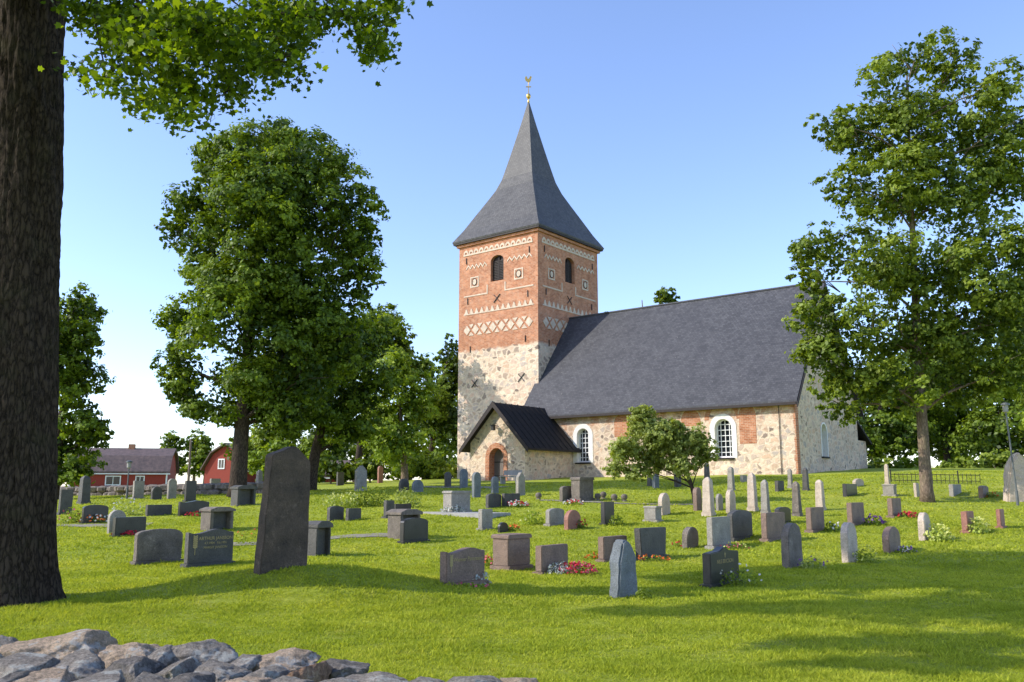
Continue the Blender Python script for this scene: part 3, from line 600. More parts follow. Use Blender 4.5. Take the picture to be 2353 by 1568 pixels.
G = [
 (1010,1115,1258,1342,'wave','brown','polished grey-brown headstone with gilt script name and silver-leaved plants at its foot'),
 (1128,1222,1227,1308,'table','brown','brown stone block with flat overhanging cap, left of a low brown slab'),
 (1230,1306,1252,1316,'slab','brown','low brown rectangular headstone behind the largest bed of red flowers'),
 (1374,1442,1232,1287,'slab','brown','low plain brown slab just behind the pointed blue-grey stone'),
 (1396,1465,1238,1374,'raw','blue','pointed natural blue-grey headstone nearest the camera'),
 (1458,1533,1212,1283,'trap','dgrey','dark grey headstone widening to the top, orange flowers at its foot'),
 (1566,1606,1210,1258,'round','rough','small round-topped brown stone standing alone right of the grey widening slab'),
 (1616,1700,1256,1345,'point','dark','black polished headstone with a low pointed top and small gilt cross'),
 (1625,1680,1188,1258,'slab','grey','tall grey rectangular slab overlapping a dark arched headstone on its right'),
 (1672,1730,1172,1238,'arch','dgrey','dark arched headstone between the tall grey slab and a reddish slab'),
 (1750,1806,1178,1241,'slab','brown','reddish brown rectangular slab left of the rough round-topped grey stone'),
 (1797,1846,1200,1304,'round','rough','tall rough grey round-topped stone with lavender plant on its right'),
 (1853,1895,1166,1221,'slab','brown','brown upright slab behind the rough round-topped grey stone'),
 (1933,1972,1200,1292,'round','pale','pale lichened round-topped granite stone with green plant on its right'),
 (2028,2070,1210,1266,'round','brown','small brown round-topped stone beside purple flowers'),
 (1947,1987,1155,1205,'slab','brown','grey-brown rectangular slab beside purple heather'),
 (2040,2072,1145,1188,'slab','brown','brown slab with red flowers on its right, near the tall maple'),
 (2110,2140,1178,1241,'round','pale','narrow pale granite stone with a yellow-green plant at its right'),
 (2210,2240,1175,1222,'slab','red','small red granite slab with a yellow-green bush on its right'),
 (2290,2310,1170,1212,'slab','red','narrow red-brown slab at the right edge of the churchyard'),
 (2180,2210,1113,1137,'slab','grey','low wide grey stone in the grass right of the tall maple trunk'),
 (2248,2272,1116,1142,'arch','brown','low brown arched stone beside orange flowers at the far right'),
 (2027,2062,1113,1140,'table','grey','low capped grey block left of the tall maple trunk'),
 (1936,1970,1112,1139,'slab','dark','low black slab in front of the church corner'),
 (1958,1985,1100,1117,'round','pale','tiny pale rounded stone behind the low black slab'),
 (1613,1643,1096,1186,'obelisk','pale','tallest pinkish granite pillar right of the small blossoming tree'),
 (1717,1742,1086,1174,'obelisk','pale','tall pale tapering granite pillar, second of the pillar row'),
 (1748,1770,1102,1181,'obelisk','grey','tall grey tapering pillar, third of the pillar row'),
 (1820,1843,1106,1186,'obelisk','rough','weathered brown pillar, fourth of the pillar row'),
 (1873,1897,1102,1172,'obelisk','pale','short pinkish pillar, rightmost of the pillar row'),
 (1671,1689,1072,1128,'obelisk','grey','slim grey pillar rising behind a pale rounded stone'),
 (1667,1691,1126,1179,'round','pale','pale rounded stone in front of the slim grey pillar'),
 (1843,1860,1075,1127,'obelisk','dgrey','slim dark pillar below the east end of the nave wall'),
 (1809,1822,1077,1122,'obelisk','grey','very slim grey pillar against the church wall near its corner'),
 (1592,1613,1120,1173,'round','brown','reddish rounded stone just left of the tallest granite pillar'),
 (1645,1661,1135,1173,'round','grey','small grey stone between two tall granite pillars'),
 (1512,1541,1133,1183,'round','pale','pale round-topped stone under the small blossoming tree'),
 (1478,1522,1163,1199,'table','grey','grey capped block in the open grass left of the blossoming tree'),
 (1380,1412,1153,1206,'slab','dark','dark narrow slab with a green shrub on its right'),
 (1295,1335,1172,1216,'round','red','dark red rounded stone touching a pale arched one'),
 (1253,1297,1168,1206,'arch','grey','pale arched granite stone left of the dark red rounded one'),
 (1285,1327,1117,1151,'arch','rough','rugged grey arched stone left of the large weathered block'),
 (1310,1366,1097,1151,'table','rough','large weathered grey block with cap in the middle of the churchyard'),
 (1098,1132,1170,1217,'slab','grey','narrow pale slab with sunlit side, standing alone in the centre'),
 (1143,1167,1200,1223,'round','dark','tiny dark stone beside orange flowers near the brown capped block'),
 (1184,1207,1086,1139,'peak','grey','grey peaked stone in front of the porch corner'),
 (1115,1152,1134,1166,'arch','dgrey','low dark arched stone left of a low dark slab in front of the porch'),
 (1152,1195,1134,1162,'slab','dgrey','low dark slab beside red and white flowers in front of the porch'),
 (1083,1105,1085,1143,'round','blue','tall pale blue-grey stone directly in front of the porch'),
 (1055,1075,1078,1122,'round','blue','round-topped blue-grey stone left of the porch gable'),
 (1127,1146,1095,1134,'round','blue','small blue-grey stone in front of the church door'),
 (1015,1083,1128,1178,'table','grey','large grey capped tomb block standing on a stone slab'),
 (1020,1037,1085,1120,'round','dgrey','slim dark stone at the foot of the tower'),
 (888,967,1170,1236,'dolmen','rough','stone table grave with heavy peaked cap, left of centre'),
 (918,984,1190,1246,'arch','dark','dark headstone standing in front of the stone table grave'),
 (880,906,1150,1190,'slab','dgrey','narrow dark slab behind the stone table grave'),
 (902,945,1158,1180,'slab','dark','dark slab just behind the stone table grave, beside the narrow one'),
 (750,790,1163,1196,'arch','dgrey','low dark arched stone, left one of a pair below the hydrangeas'),
 (793,830,1168,1196,'slab','dgrey','low dark slab, right one of a pair below the hydrangeas'),
 (702,760,1197,1276,'dolmen','dgrey','dark stone table partly hidden by the great standing stone'),
 (305,417,1215,1293,'arch','rough','broad rough dark headstone left of the lettered polished one'),
 (458,537,1165,1218,'dolmen','rough','pale capped tomb behind the lettered polished headstone'),
 (257,335,1188,1231,'slab','dark','dark low slab with red flowers at its foot'),
 (244,288,1172,1226,'round','grey','sunlit round-topped stone overlapped by a dark low slab'),
 (186,248,1160,1201,'arch','dark','dark arched stone with orange flowers, near the big trunk'),
 (528,588,1115,1161,'dolmen','dgrey','dark stone table grave left of the great standing stone'),
 (408,480,1150,1184,'wave','dark','low curved black headstone with red flowers far left'),
 (422,450,1105,1153,'slab','dark','tall black slab in front of the red barn'),
 (333,395,1160,1184,'slab','dgrey','low wide dark slab between the black curved stone and the dark arched one'),
 (303,330,1105,1146,'slab','grey','grey upright block in front of the long red house'),
 (382,405,1100,1146,'round','grey','grey rounded stone at the right end of the long red house'),
 (177,207,1093,1158,'obelisk','dgrey','tall dark pillar in front of the left end of the red house'),
 (132,165,1125,1182,'slab','dgrey','dark slab next to the big maple trunk'),
 (480,506,1100,1131,'slab','grey','small grey slab in front of the red barn gable'),
 (345,372,1118,1148,'round','dgrey','small dark rounded stone below the lamp post on the left'),
 (585,603,1080,1130,'obelisk','grey','slim grey pillar peeping out left of the great standing stone'),
 (813,843,1070,1129,'peak','grey','grey peaked headstone under the dark trees left of the tower'),
 (866,880,1071,1110,'round','red','small reddish stone right of the grey peaked headstone'),
 (915,940,1100,1131,'round','dgrey','dark rounded stone, left one of a pair under the light green tree'),
 (945,973,1103,1131,'round','blue','blue-grey rounded stone, right one of a pair under the light green tree'),
 (772,790,1085,1116,'slab','dgrey','small dark slab between the two big trunks and the peaked headstone'),
 (1486,1499,1085,1117,'obelisk','dgrey','slim dark pillar below the nave wall left of the blossoming tree'),
 (1498,1515,1088,1122,'round','blue','blue-grey stone seen through the left of the blossoming tree'),
 (1548,1566,1085,1119,'round','dgrey','dark stone behind the blossoming tree stems'),
 (1617,1632,1063,1112,'obelisk','dgrey','thin dark pillar standing against the nave wall under the large window'),
 (1780,1802,1105,1129,'slab','dgrey','low dark slab between the third and fourth pillars, near the church'),
 (1780,1818,1165,1202,'arch','dark','dark arched stone half hidden behind the reddish brown slab'),
 (2032,2045,1066,1114,'obelisk','pale','slim pale pillar at the left end of the iron fence'),
 (2100,2113,1110,1142,'slab','pale','narrow pale stone touching the left of the tall maple trunk'),
 (1700,1716,1092,1108,'slab','grey','tiny grey stone against the nave wall beyond the pillar row'),
]
for i, g in enumerate(G):
    txt = None
    if i == 0: txt = [('Werner Petersson', .10, .64, .1)]
    if i == 7: txt = [('NILS ERICSON', .09, .58, 0)]
    E_, W_, H_, T_ = grave(*g, txt=txt, grp=None)
    if i == 0: wheat(E_, -W_*.38, H_*.35, H_*.45, -T_/2-.001, M['goldtext'])
    if i == 7:
        MB().rect(-.008, .008, H_*.72, H_*.86, T_/2, T_/2+.004, fy).rect(-.03, .03, H_*.80, H_*.82, T_/2+.0045, T_/2+.007, fy).build('cross_emblem', M['goldtext'], E_)
E_, W_, H_, T_ = grave(422,535,1215,1299,'wave','dgrey','dark polished headstone with gilt capital lettering and a wheat ear, wine-red flowers at its foot',
    txt=[('ARTHUR JANSSON', .09, .70, .18), ('4.7.1904   9.6.1991', .065, .58, .18), ('MARGIT JANSSON', .065, .46, .18)])
wheat(E_, -W_*.36, H_*.3, H_*.5, -T_/2-.001, M['goldtext'])
grave(583,706,1025,1306,'rune','rune','great dark brown standing stone on a grassy mound, tallest stone in the churchyard', T=.2, rot=50, name='standing_stone', cat='standing stone')
grave(2300,2392,1038,1152,'boulder','pale','large pale natural boulder monument at the right edge beside the lamp post', T=.5, rot=-8, name='standing_stone', cat='standing stone')
for px, py, lb in ((1178,1150,'leftmost granite ball of the low row edging a grave plot'),(1237,1148,'second granite ball from the left edging the grave plot'),(1373,1150,'granite ball just right of the large weathered block'),(1386,1146,'granite ball second right of the large weathered block'),(1411,1152,'second granite ball from the right end of the row'),(1434,1152,'rightmost granite ball of the row edging the grave plot')):
    g = ray_ground(px, py); o = MB().lathe([(.11,-.1),(.11,.02),(.06,.05),(.10,.08),(.13,.14),(.12,.2),(.09,.25),(.04,.27)], 12).build('stone_ball', M['rough'], None, smooth=True); o.location = g; tag(o, lb, 'stone ball', 'granite balls edging a plot')

# ------------------------------------------------ foliage
def leafV(C, Nn, size, shape='q'):
    n = len(C); Nn = Nn/np.linalg.norm(Nn, axis=1, keepdims=True); r = rng.normal(size=(n, 3))
    a = np.cross(Nn, r); a /= np.linalg.norm(a, axis=1, keepdims=True)+1e-9; b = np.cross(Nn, a)
    if shape == 'q': S = [(-.5,0,0),(-.02,.33,.06),(.5,0,0),(-.02,-.33,.06)]
    else: S = [(-.45,0,0),(-.3,.42,0),(-.08,.3,0),(.12,.5,0),(.2,.2,0),(.55,0,0),(.2,-.2,0),(.12,-.5,0),(-.08,-.3,0),(-.3,-.42,0)]
    V = np.stack([C+(a*u+b*v+Nn*w)*size[:, None] for u, v, w in S], 1)
    return V.reshape(-1, 3), len(S)
def unit(n):
    d = rng.normal(size=(n, 3)); return d/np.linalg.norm(d, axis=1, keepdims=True)
def crown(blobs, leaf, cl_r, dens, fill=.35, per=26, lobes=8, sep=(.4,.72), lobe_r=(.36,.58)):
    Cs, Ns, Ss, Vs = [], [], [], []
    for c, r in blobs:
        c = np.array(c); r = np.array(r)
        for j in range(lobes):
            d0 = unit(1)[0]; rm = float(r.mean()); lr = (r*.5+rm*.5)*rng.uniform(*lobe_r)*np.array([1,1,.92]); lc = c+d0*r*rng.uniform(*sep)
            area = 4*math.pi*((lr[0]*lr[1]+lr[1]*lr[2]+lr[0]*lr[2])/3)
            nl = dens*area/(.33*leaf*leaf); nc = max(4, int(nl/per)); cr = min(cl_r, lr[0]*.4); lv = rng.normal(.5, .11)
            d = unit(nc); d[:, 2] += .18; d /= np.linalg.norm(d, axis=1, keepdims=True)
            P0 = lc+d*lr*rng.uniform(.74, 1.06, (nc, 1)); cv = lv+rng.normal(0, .1, nc)+d[:, 2]*.08
            P = P0[:, None, :]+rng.normal(size=(nc, per, 3))*np.array([.5,.5,.34])*(cr*rng.uniform(.5, 1.1, nc))[:, None, None]
            Nn = d[:, None, :]*1.05+np.array([0,0,.4])+rng.normal(size=(nc, per, 3))*.45
            Cs.append(P.reshape(-1, 3)); Ns.append(Nn.reshape(-1, 3)); Ss.append(leaf*rng.uniform(.65, 1.3, nc*per)); Vs.append(np.clip(np.repeat(cv, per)+rng.normal(0, .15, nc*per), 0, 1))
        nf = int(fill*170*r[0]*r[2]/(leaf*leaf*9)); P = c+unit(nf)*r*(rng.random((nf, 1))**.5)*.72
        Cs.append(P); Ns.append(rng.normal(size=(nf, 3))); Ss.append(np.full(nf, leaf*1.45)); Vs.append(np.full(nf, .05))  # core leaves close gaps; their darkest tone paints in the crown's inner shade
    return np.concatenate(Cs), np.concatenate(Ns), np.concatenate(Ss), np.concatenate(Vs)
def limb(p, q, r0, r1, mb, bend=.12, n=6, sides=7):
    p, q = Vector(p), Vector(q); L_ = (q-p).length; off = Vector((random.uniform(-1,1), random.uniform(-1,1), random.uniform(.0,.9)))*L_*bend
    pts = [p.lerp(q, i/n)+off*math.sin(math.pi*i/n) for i in range(n+1)]; mb.tube(pts, [r0+(r1-r0)*i/n for i in range(n+1)], sides)
def tree(blobs_px, trunk, Y, mat, label, leaf=.2, cl=.55, dens=1., r0=.35, barkm='bark2', base=None, fill=.35, name='tree', grp='churchyard trees', cat='tree', per=26, lobes=8, sep=(.4,.72), lobe_r=(.36,.58)):
    bl = []
    for b_ in blobs_px:
        px, py, rx, ry = b_[:4]; dy = b_[4] if len(b_) > 4 else random.uniform(-.5, .5)*rx*Y/F
        c = at(px, py, Y+dy); D = Y*ct+(c.z-EYE)*st; bl.append((tuple(c), (rx*D/F, rx*D/F*.95, ry*D/F)))
    bx = at(trunk[0], trunk[1], Y) if base is None else Vector(base); bx.z = g1(bx.x, bx.y)-.1
    o3 = np.array(bx)
    E = empty(name, bx, 0, label, cat, grp)
    m = MB(); zs = sorted(c[2] for c, r in bl); ztop = zs[-1]*.92+.08*zs[0]
    cxm = sum(c[0] for c, r in bl)/len(bl); cym = sum(c[1] for c, r in bl)/len(bl)
    pts = []
    for i in range(9):
        t = i/8; pts.append(Vector(((bx.x+(cxm-bx.x)*t**1.6)-bx.x, (bx.y+(cym-bx.y)*t**1.6)-bx.y, (ztop-bx.z)*t)))
    rad = [r0*1.3]+[r0*(1-.85*(i/8)) for i in range(1, 9)]; pts.insert(1, pts[0].lerp(pts[1], .25)); rad.insert(1, r0*1.02)
    m.tube(pts, rad, 12)
    for c, r in bl:
        tz = (c[2]-bx.z-max(1.2, r[0]*.6))/(ztop-bx.z); tz = min(.9, max(.2, tz)); k = tz*8; i = min(7, int(k)); s = pts[i+1].lerp(pts[min(9, i+2)], k-i)
        limb(s, Vector(c)-bx, r0*.35*(1-tz*.6), r0*.06, m)
        for _ in range(3):
            d = Vector(unit(1)[0]); limb(Vector(c)-bx-(Vector(c)-bx-s)*.3, Vector(c)-bx+Vector((d.x*r[0], d.y*r[1], abs(d.z)*r[2]))*.8, r0*.1, r0*.03, m, .1, 4, 5)
    m.build('trunk', M[barkm], E, smooth=True, uv=False)
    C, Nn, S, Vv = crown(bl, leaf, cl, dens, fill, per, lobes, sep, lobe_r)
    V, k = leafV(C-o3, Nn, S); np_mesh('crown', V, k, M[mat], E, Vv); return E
tree([(625,320,120,60),(545,370,85,70),(610,420,130,90),(705,375,95,75),(800,470,80,80),(830,560,72,80),(445,470,75,75),(400,540,50,60),(600,500,160,110),(470,570,85,75),(700,520,130,110),(620,640,170,120),(425,760,66,70),(480,680,70,70),(560,750,140,120),(730,700,135,120),(560,880,150,90),(425,850,65,75),(430,920,60,40),(690,880,140,90),(825,640,62,75),(790,790,80,85),(640,800,130,110),(510,950,80,40),(650,960,90,45)],
     (545,1142), 40, 'leafdark', 'huge dark green broadleaf tree left of the church, tallest on the left', .185, .36, .95, .4, 'bark', lobes=7, fill=.22, sep=(.55,.85), lobe_r=(.34,.52))
tree([(790,800,100,110),(830,900,80,80),(730,930,110,70),(860,770,60,70),(800,990,70,50)], (712,1124), 45, 'leafdark', 'dark tree with straight trunk behind the great standing stone', .2, .42, .85, .34, 'bark', sep=(.5,.8))
tree([(900,860,60,60),(880,950,75,60),(945,920,50,70),(910,1010,80,45)], (930,1102), 54, 'leaflight', 'lighter green rounded tree just left of the tower', .23, .45, .8, .25, sep=(.5,.8))
tree([(870,745,55,50),(905,790,55,60),(840,800,70,90),(860,1000,70,60)], (820,1105), 66, 'leafdark', 'dark tree crown behind the rounded lighter tree', .28, .6, .75, .3, 'bark')
tree([(1035,820,38,60),(1010,900,55,80),(980,960,60,80),(1045,980,50,80),(1060,880,40,80)], (985,1105), 80, 'leafdark', 'dark tree partly hidden behind the left edge of the tower', .32, .65, .75, .35, 'bark')
tree([(960,850,50,55),(1000,960,60,80)], (940,1104), 90, 'leafmid', 'distant mid green tree filling the gap beside the tower', .36, .7, .75, .3)
tree([(640,1010,80,60),(560,1040,60,40)], (640,1108), 88, 'leafmid', 'distant mid green tree behind the great standing stone', .36, .7, .75, .3, grp='background trees')
tree([(760,1020,80,60),(700,1050,60,40)], (765,1108), 84, 'leafdark', 'distant dark tree between the two big trunks', .36, .7, .75, .3, grp='background trees')
tree([(850,1040,70,50),(920,1050,60,45)], (860,1108), 92, 'leafmid', 'distant green tree under the dark crown', .36, .7, .75, .3, grp='background trees')
tree([(1010,1050,60,50),(960,1060,50,40)], (1000,1108), 96, 'leaflight', 'distant sunny tree low beside the foot of the tower', .36, .7, .75, .3, grp='background trees')
tree([(170,710,70,60),(185,790,55,75),(160,870,80,80),(190,960,62,60),(140,1020,90,60),(100,780,80,100),(215,1000,35,30),(160,1075,70,30)], (120,1140), 42, 'leafdark', 'dark drooping tree just right of the big foreground trunk', .2, .4, .85, .3, 'bark', fill=.25, sep=(.5,.8))
tree([(2105,130,85,65),(2195,165,75,60),(2040,220,85,70),(2280,215,75,70),(2345,290,60,70),(1920,295,62,46),(1985,320,80,70),(2080,330,110,85),(2170,280,115,90),(2270,330,95,85),(1945,430,80,75),(2050,450,110,95),(2170,440,130,110),(2310,440,100,105),(1905,590,85,80),(2010,600,120,100),(2140,620,140,110),(2270,600,120,115),(2375,580,80,110),(1855,650,50,50),(1870,725,68,75),(1950,750,110,95),(2070,780,120,100),(2190,780,125,100),(2310,740,110,110),(1905,835,80,70),(1965,885,95,65),(2050,890,90,60),(2140,890,85,50),(2330,850,100,80),(2230,880,80,45),(1930,940,60,40),(2390,700,70,90)],
     (2130,1152), 32, 'leafmid', 'tall broad maple with slender trunk on the right', .16, .32, .66, .22, 'bark2', fill=.12, lobes=8, sep=(.5,.88), lobe_r=(.32,.5))
tree([(1530,685,36,22),(1500,740,60,40),(1395,745,40,28)], (1500,1090), 84, 'leafmid', 'tree top peeping over the nave roof', .34, .7, .8, .3)
tree([(2030,900,90,90),(1990,1000,70,80),(2070,1010,70,70)], (2010,1100), 80, 'leafdark', 'dark tree right behind the east end of the church', .34, .7, .8, .35, 'bark')
tree([(2160,860,120,120),(2190,1000,110,90),(2110,960,80,90)], (2180,1100), 84, 'leafdark', 'dark tree behind the tall maple trunk', .34, .7, .8, .35, 'bark')
tree([(2310,880,100,140),(2300,1020,100,80)], (2300,1100), 78, 'leafdark', 'dark tree behind the lamp post on the right', .34, .7, .8, .35, 'bark')
tree([(2350,740,70,100),(2390,860,80,110)], (2400,1110), 60, 'leafmid', 'green tree at the right edge behind the lamp post', .28, .6, .7, .35, 'bark2')
tree([(2440,960,60,60),(2370,960,50,40)], (2420,1110), 45, 'leaflight', 'light green tree cut by the right edge of the photo', .24, .5, .7, .2)
tree([(600,1060,45,35),(640,1030,40,30)], (620,1110), 70, 'leaflight', 'light green small tree behind the great standing stone', .28, .55, .8, .15)
for px, w_, lb in ((395,34,'far pale green tree above the end of the red house roof'),(445,36,'far pale tree beside the wooden pole'),(470,30,'far pale tree rising behind the barn roof')):
    tree([(px, 1025, w_, 34),(px+12, 1065, w_, 36)], (px, 1105), 140, 'leafmid', lb, .5, 1.1, .9, .3, grp='far trees', lobes=6)
for px, Yb, mt, lb in ((660,66,'leaflight','hedge bush under the dark trees, leftmost'),(760,62,'leafmid','hedge bush between the dark trunks'),(850,64,'leafmid','hedge bush left of the rounded tree'),(970,70,'leaflight','sunny bush at the foot of the tower'),(1020,74,'leafmid','bush touching the left edge of the tower'),(2010,66,'leafmid','bush behind the iron fence, leftmost'),(2080,62,'leaflight','light green bush behind the iron fence'),(2200,66,'leafmid','bush behind the iron fence, right of the maple trunk'),(2290,64,'leafmid','bush behind the boulder monument')):
    r1, r2 = random.uniform(.8, 1.3), random.uniform(.7, 1.2)
    tree([(px, 1078-6*r1, 50*r1, 30*r1),(px+30*r2, 1090, 44*r2, 24*r2),(px-38*r1, 1088, 40*r2, 26*r2)], (px, 1110), Yb, mt, lb, .28, .45, .8, .08, name='bush', grp='background bushes', cat='bush', lobes=7)
tree([(1470,975,46,38),(1440,1035,46,42),(1418,1078,32,22),(1515,1000,54,44),(1560,1020,56,46),(1500,1050,60,44),(1560,1065,50,32),(1605,1010,42,38),(1618,1052,36,30),(1475,948,30,18),(1465,1085,38,20),(1540,985,44,26)],
     (1597,1152), 33, 'leafapple', 'small spreading fruit tree with leaning stems in front of the nave', .105, .2, .75, .09, 'bark', fill=.35, per=22, lobes=9)

def near_maple():
    bx = Vector((-7.22, 13., 0)); bx.z = g1(bx.x, bx.y)-.15
    E = empty('maple_tree', bx, 0, 'big dark maple trunk at the left edge with leafy branches hanging across the top', 'tree', None)
    m = MB(); tr = MB(); m2 = 220; n = 130; H = 14.
    for i in range(m2+1):
        t = i/m2; z = H*t; cxx = -.062*z; r = .55*(1-.2*t)+.18*math.exp(-z*2.6)
        for k in range(n):
            w = 2*math.pi*k/n; c_, s_ = math.cos(w), math.sin(w)
            rr = r*(1+.12*math.exp(-z*1.6)*math.sin(w*5+1.)+.02*math.sin(w*7+z*.5)) + .035*noise.noise(Vector((c_*3, s_*3, z*.8)))
            rg = noise.noise(Vector((c_*7+.3*noise.noise(Vector((c_*2,s_*2,z*2))), s_*7, z*1.6))); rr += .03*(1-abs(rg)*2.6)+.012*noise.noise(Vector((c_*22, s_*22, z*7)))
            tr.v.append((cxx+rr*c_, rr*s_, z))
    for i in range(m2):
        for k in range(n): tr.f.append((i*n+k, i*n+(k+1) % n, (i+1)*n+(k+1) % n, (i+1)*n+k))
    C, Nn, S, Vv = [], [], [], []
    el = [(320,50,165,50),(460,85,145,70),(590,75,125,65),(690,35,105,50),(560,160,75,42),(420,200,55,46),(345,235,46,26),(235,178,62,22),(520,212,46,30),(640,138,60,38),(775,28,95,26),(855,72,32,34),(900,18,34,22),(190,25,50,22),(418,268,24,24),(295,118,50,40),(860,108,20,14),(372,155,55,36)]
    for (px, py, rx, ry) in el:
        Yb = random.uniform(9.8, 12.2); c0 = at(px, py, Yb)
        nsub = max(7, int(rx*ry/200))
        s0 = Vector((-.062*11, 0, random.uniform(10.5, 12.5)))
        limb(s0, c0-bx+Vector((0,0,.2)), .06, .01, m, .12, 8, 6)
        for _ in range(nsub):
            a = random.uniform(0, 2*math.pi); q_ = math.sqrt(random.random()); Y_ = Yb+random.uniform(-.7, .7); c = at(px+rx*q_*math.cos(a), py+ry*q_*math.sin(a), Y_)
            if random.random() < .5: limb(c0-bx, c-bx, .012, .004, m, .1, 4, 4)
            k = 34; P = np.array(c)+rng.normal(size=(k, 3))*np.array([.12,.2,.09]); C.append(P); Nn.append(np.array([-.3,0,.7])+rng.normal(size=(k, 3))*.65); S.append(rng.uniform(.055, .115, k)); Vv.append(np.clip(rng.normal(.48, .18)+rng.normal(0, .18, k), 0, 1))
    V, k = leafV(np.concatenate(C)-np.array(bx), np.concatenate(Nn), np.concatenate(S), 'm'); np_mesh('crown', V, k, M['leafmaple'], E, np.concatenate(Vv))
    bl = [((-12,13.8,12.5),(3,2.0,2.0)),((-7.4,12.4,14.),(3,1.6,1.6)),((-11,15,15),(3,3,2.5)),  # unseen crown beyond the frame, blobs shaped to cast shadows on the lawn
          ((-10.9,10.0,9.2),(1.5,.6,.8)),((-8.8,10.2,9.3),(1.7,.8,1.0)),((-8.8,7.6,9.),(1.9,.4,.7)),((-9.3,6.5,9.),(1.1,.45,.7)),((-6.6,10.6,9.8),(2,.9,1.)),((-6,8.4,11),(2,1,1))]
    for c, r in bl: limb(Vector((-.062*11, 0, 11)), Vector(c)-bx, .1, .03, m, .1, 7, 7)
    C, Nn, S, Vv = crown(bl, .2, .35, 1., 1., 24, 7); V, k = leafV(C-np.array(bx), Nn, S); np_mesh('crown', V, k, M['leafmaple'], E, Vv)
    tr.build('trunk', M['barknear'], E, smooth=True, uv=False); m.build('limbs', M['bark'], E, smooth=True, uv=False)
near_maple()

# ------------------------------------------------ flowers and plants
def plant(px, py, w, h, leafm, flow, label, n=260, nf=60, cat='flowers', name='flower_bed', leaf=.06, fs=.045):
    g = ray_ground(px, py); D = g.y; rx = w/2*D/F; hz = h*D/F
    E = empty(name, g, 0, label, cat, 'grave plantings')
    d = unit(n); d[:, 2] = abs(d[:, 2]); q_ = rng.random((n, 1))**.4
    C = d*q_*np.array([rx, min(rx, .45)*.8, hz]); Nn = d*.6+rng.normal(size=(n, 3))*.5+np.array([0,0,.3])
    V, k = leafV(C, Nn, leaf*rng.uniform(.6, 1.4, n)); np_mesh('foliage', V, k, M[leafm], E, np.clip(rng.normal(.55, .2, n), 0, 1))
    if flow:
        for fm in flow:
            d = unit(nf); d[:, 2] = abs(d[:, 2])*.8+.2; d[:, 1] = -abs(d[:, 1])*np.where(rng.random(nf) < .7, 1, -1); C = d*np.array([rx, min(rx, .45)*.8, hz])*rng.uniform(.9, 1.2, (nf, 1))
            C = np.repeat(C, 3, 0); Nn = rng.normal(size=(nf*3, 3))+np.array([0,-.8,.8]); V, k = leafV(C, Nn, fs*rng.uniform(.8, 1.4, nf*3)); np_mesh('flowers', V, k, M[fm], E)
    return E
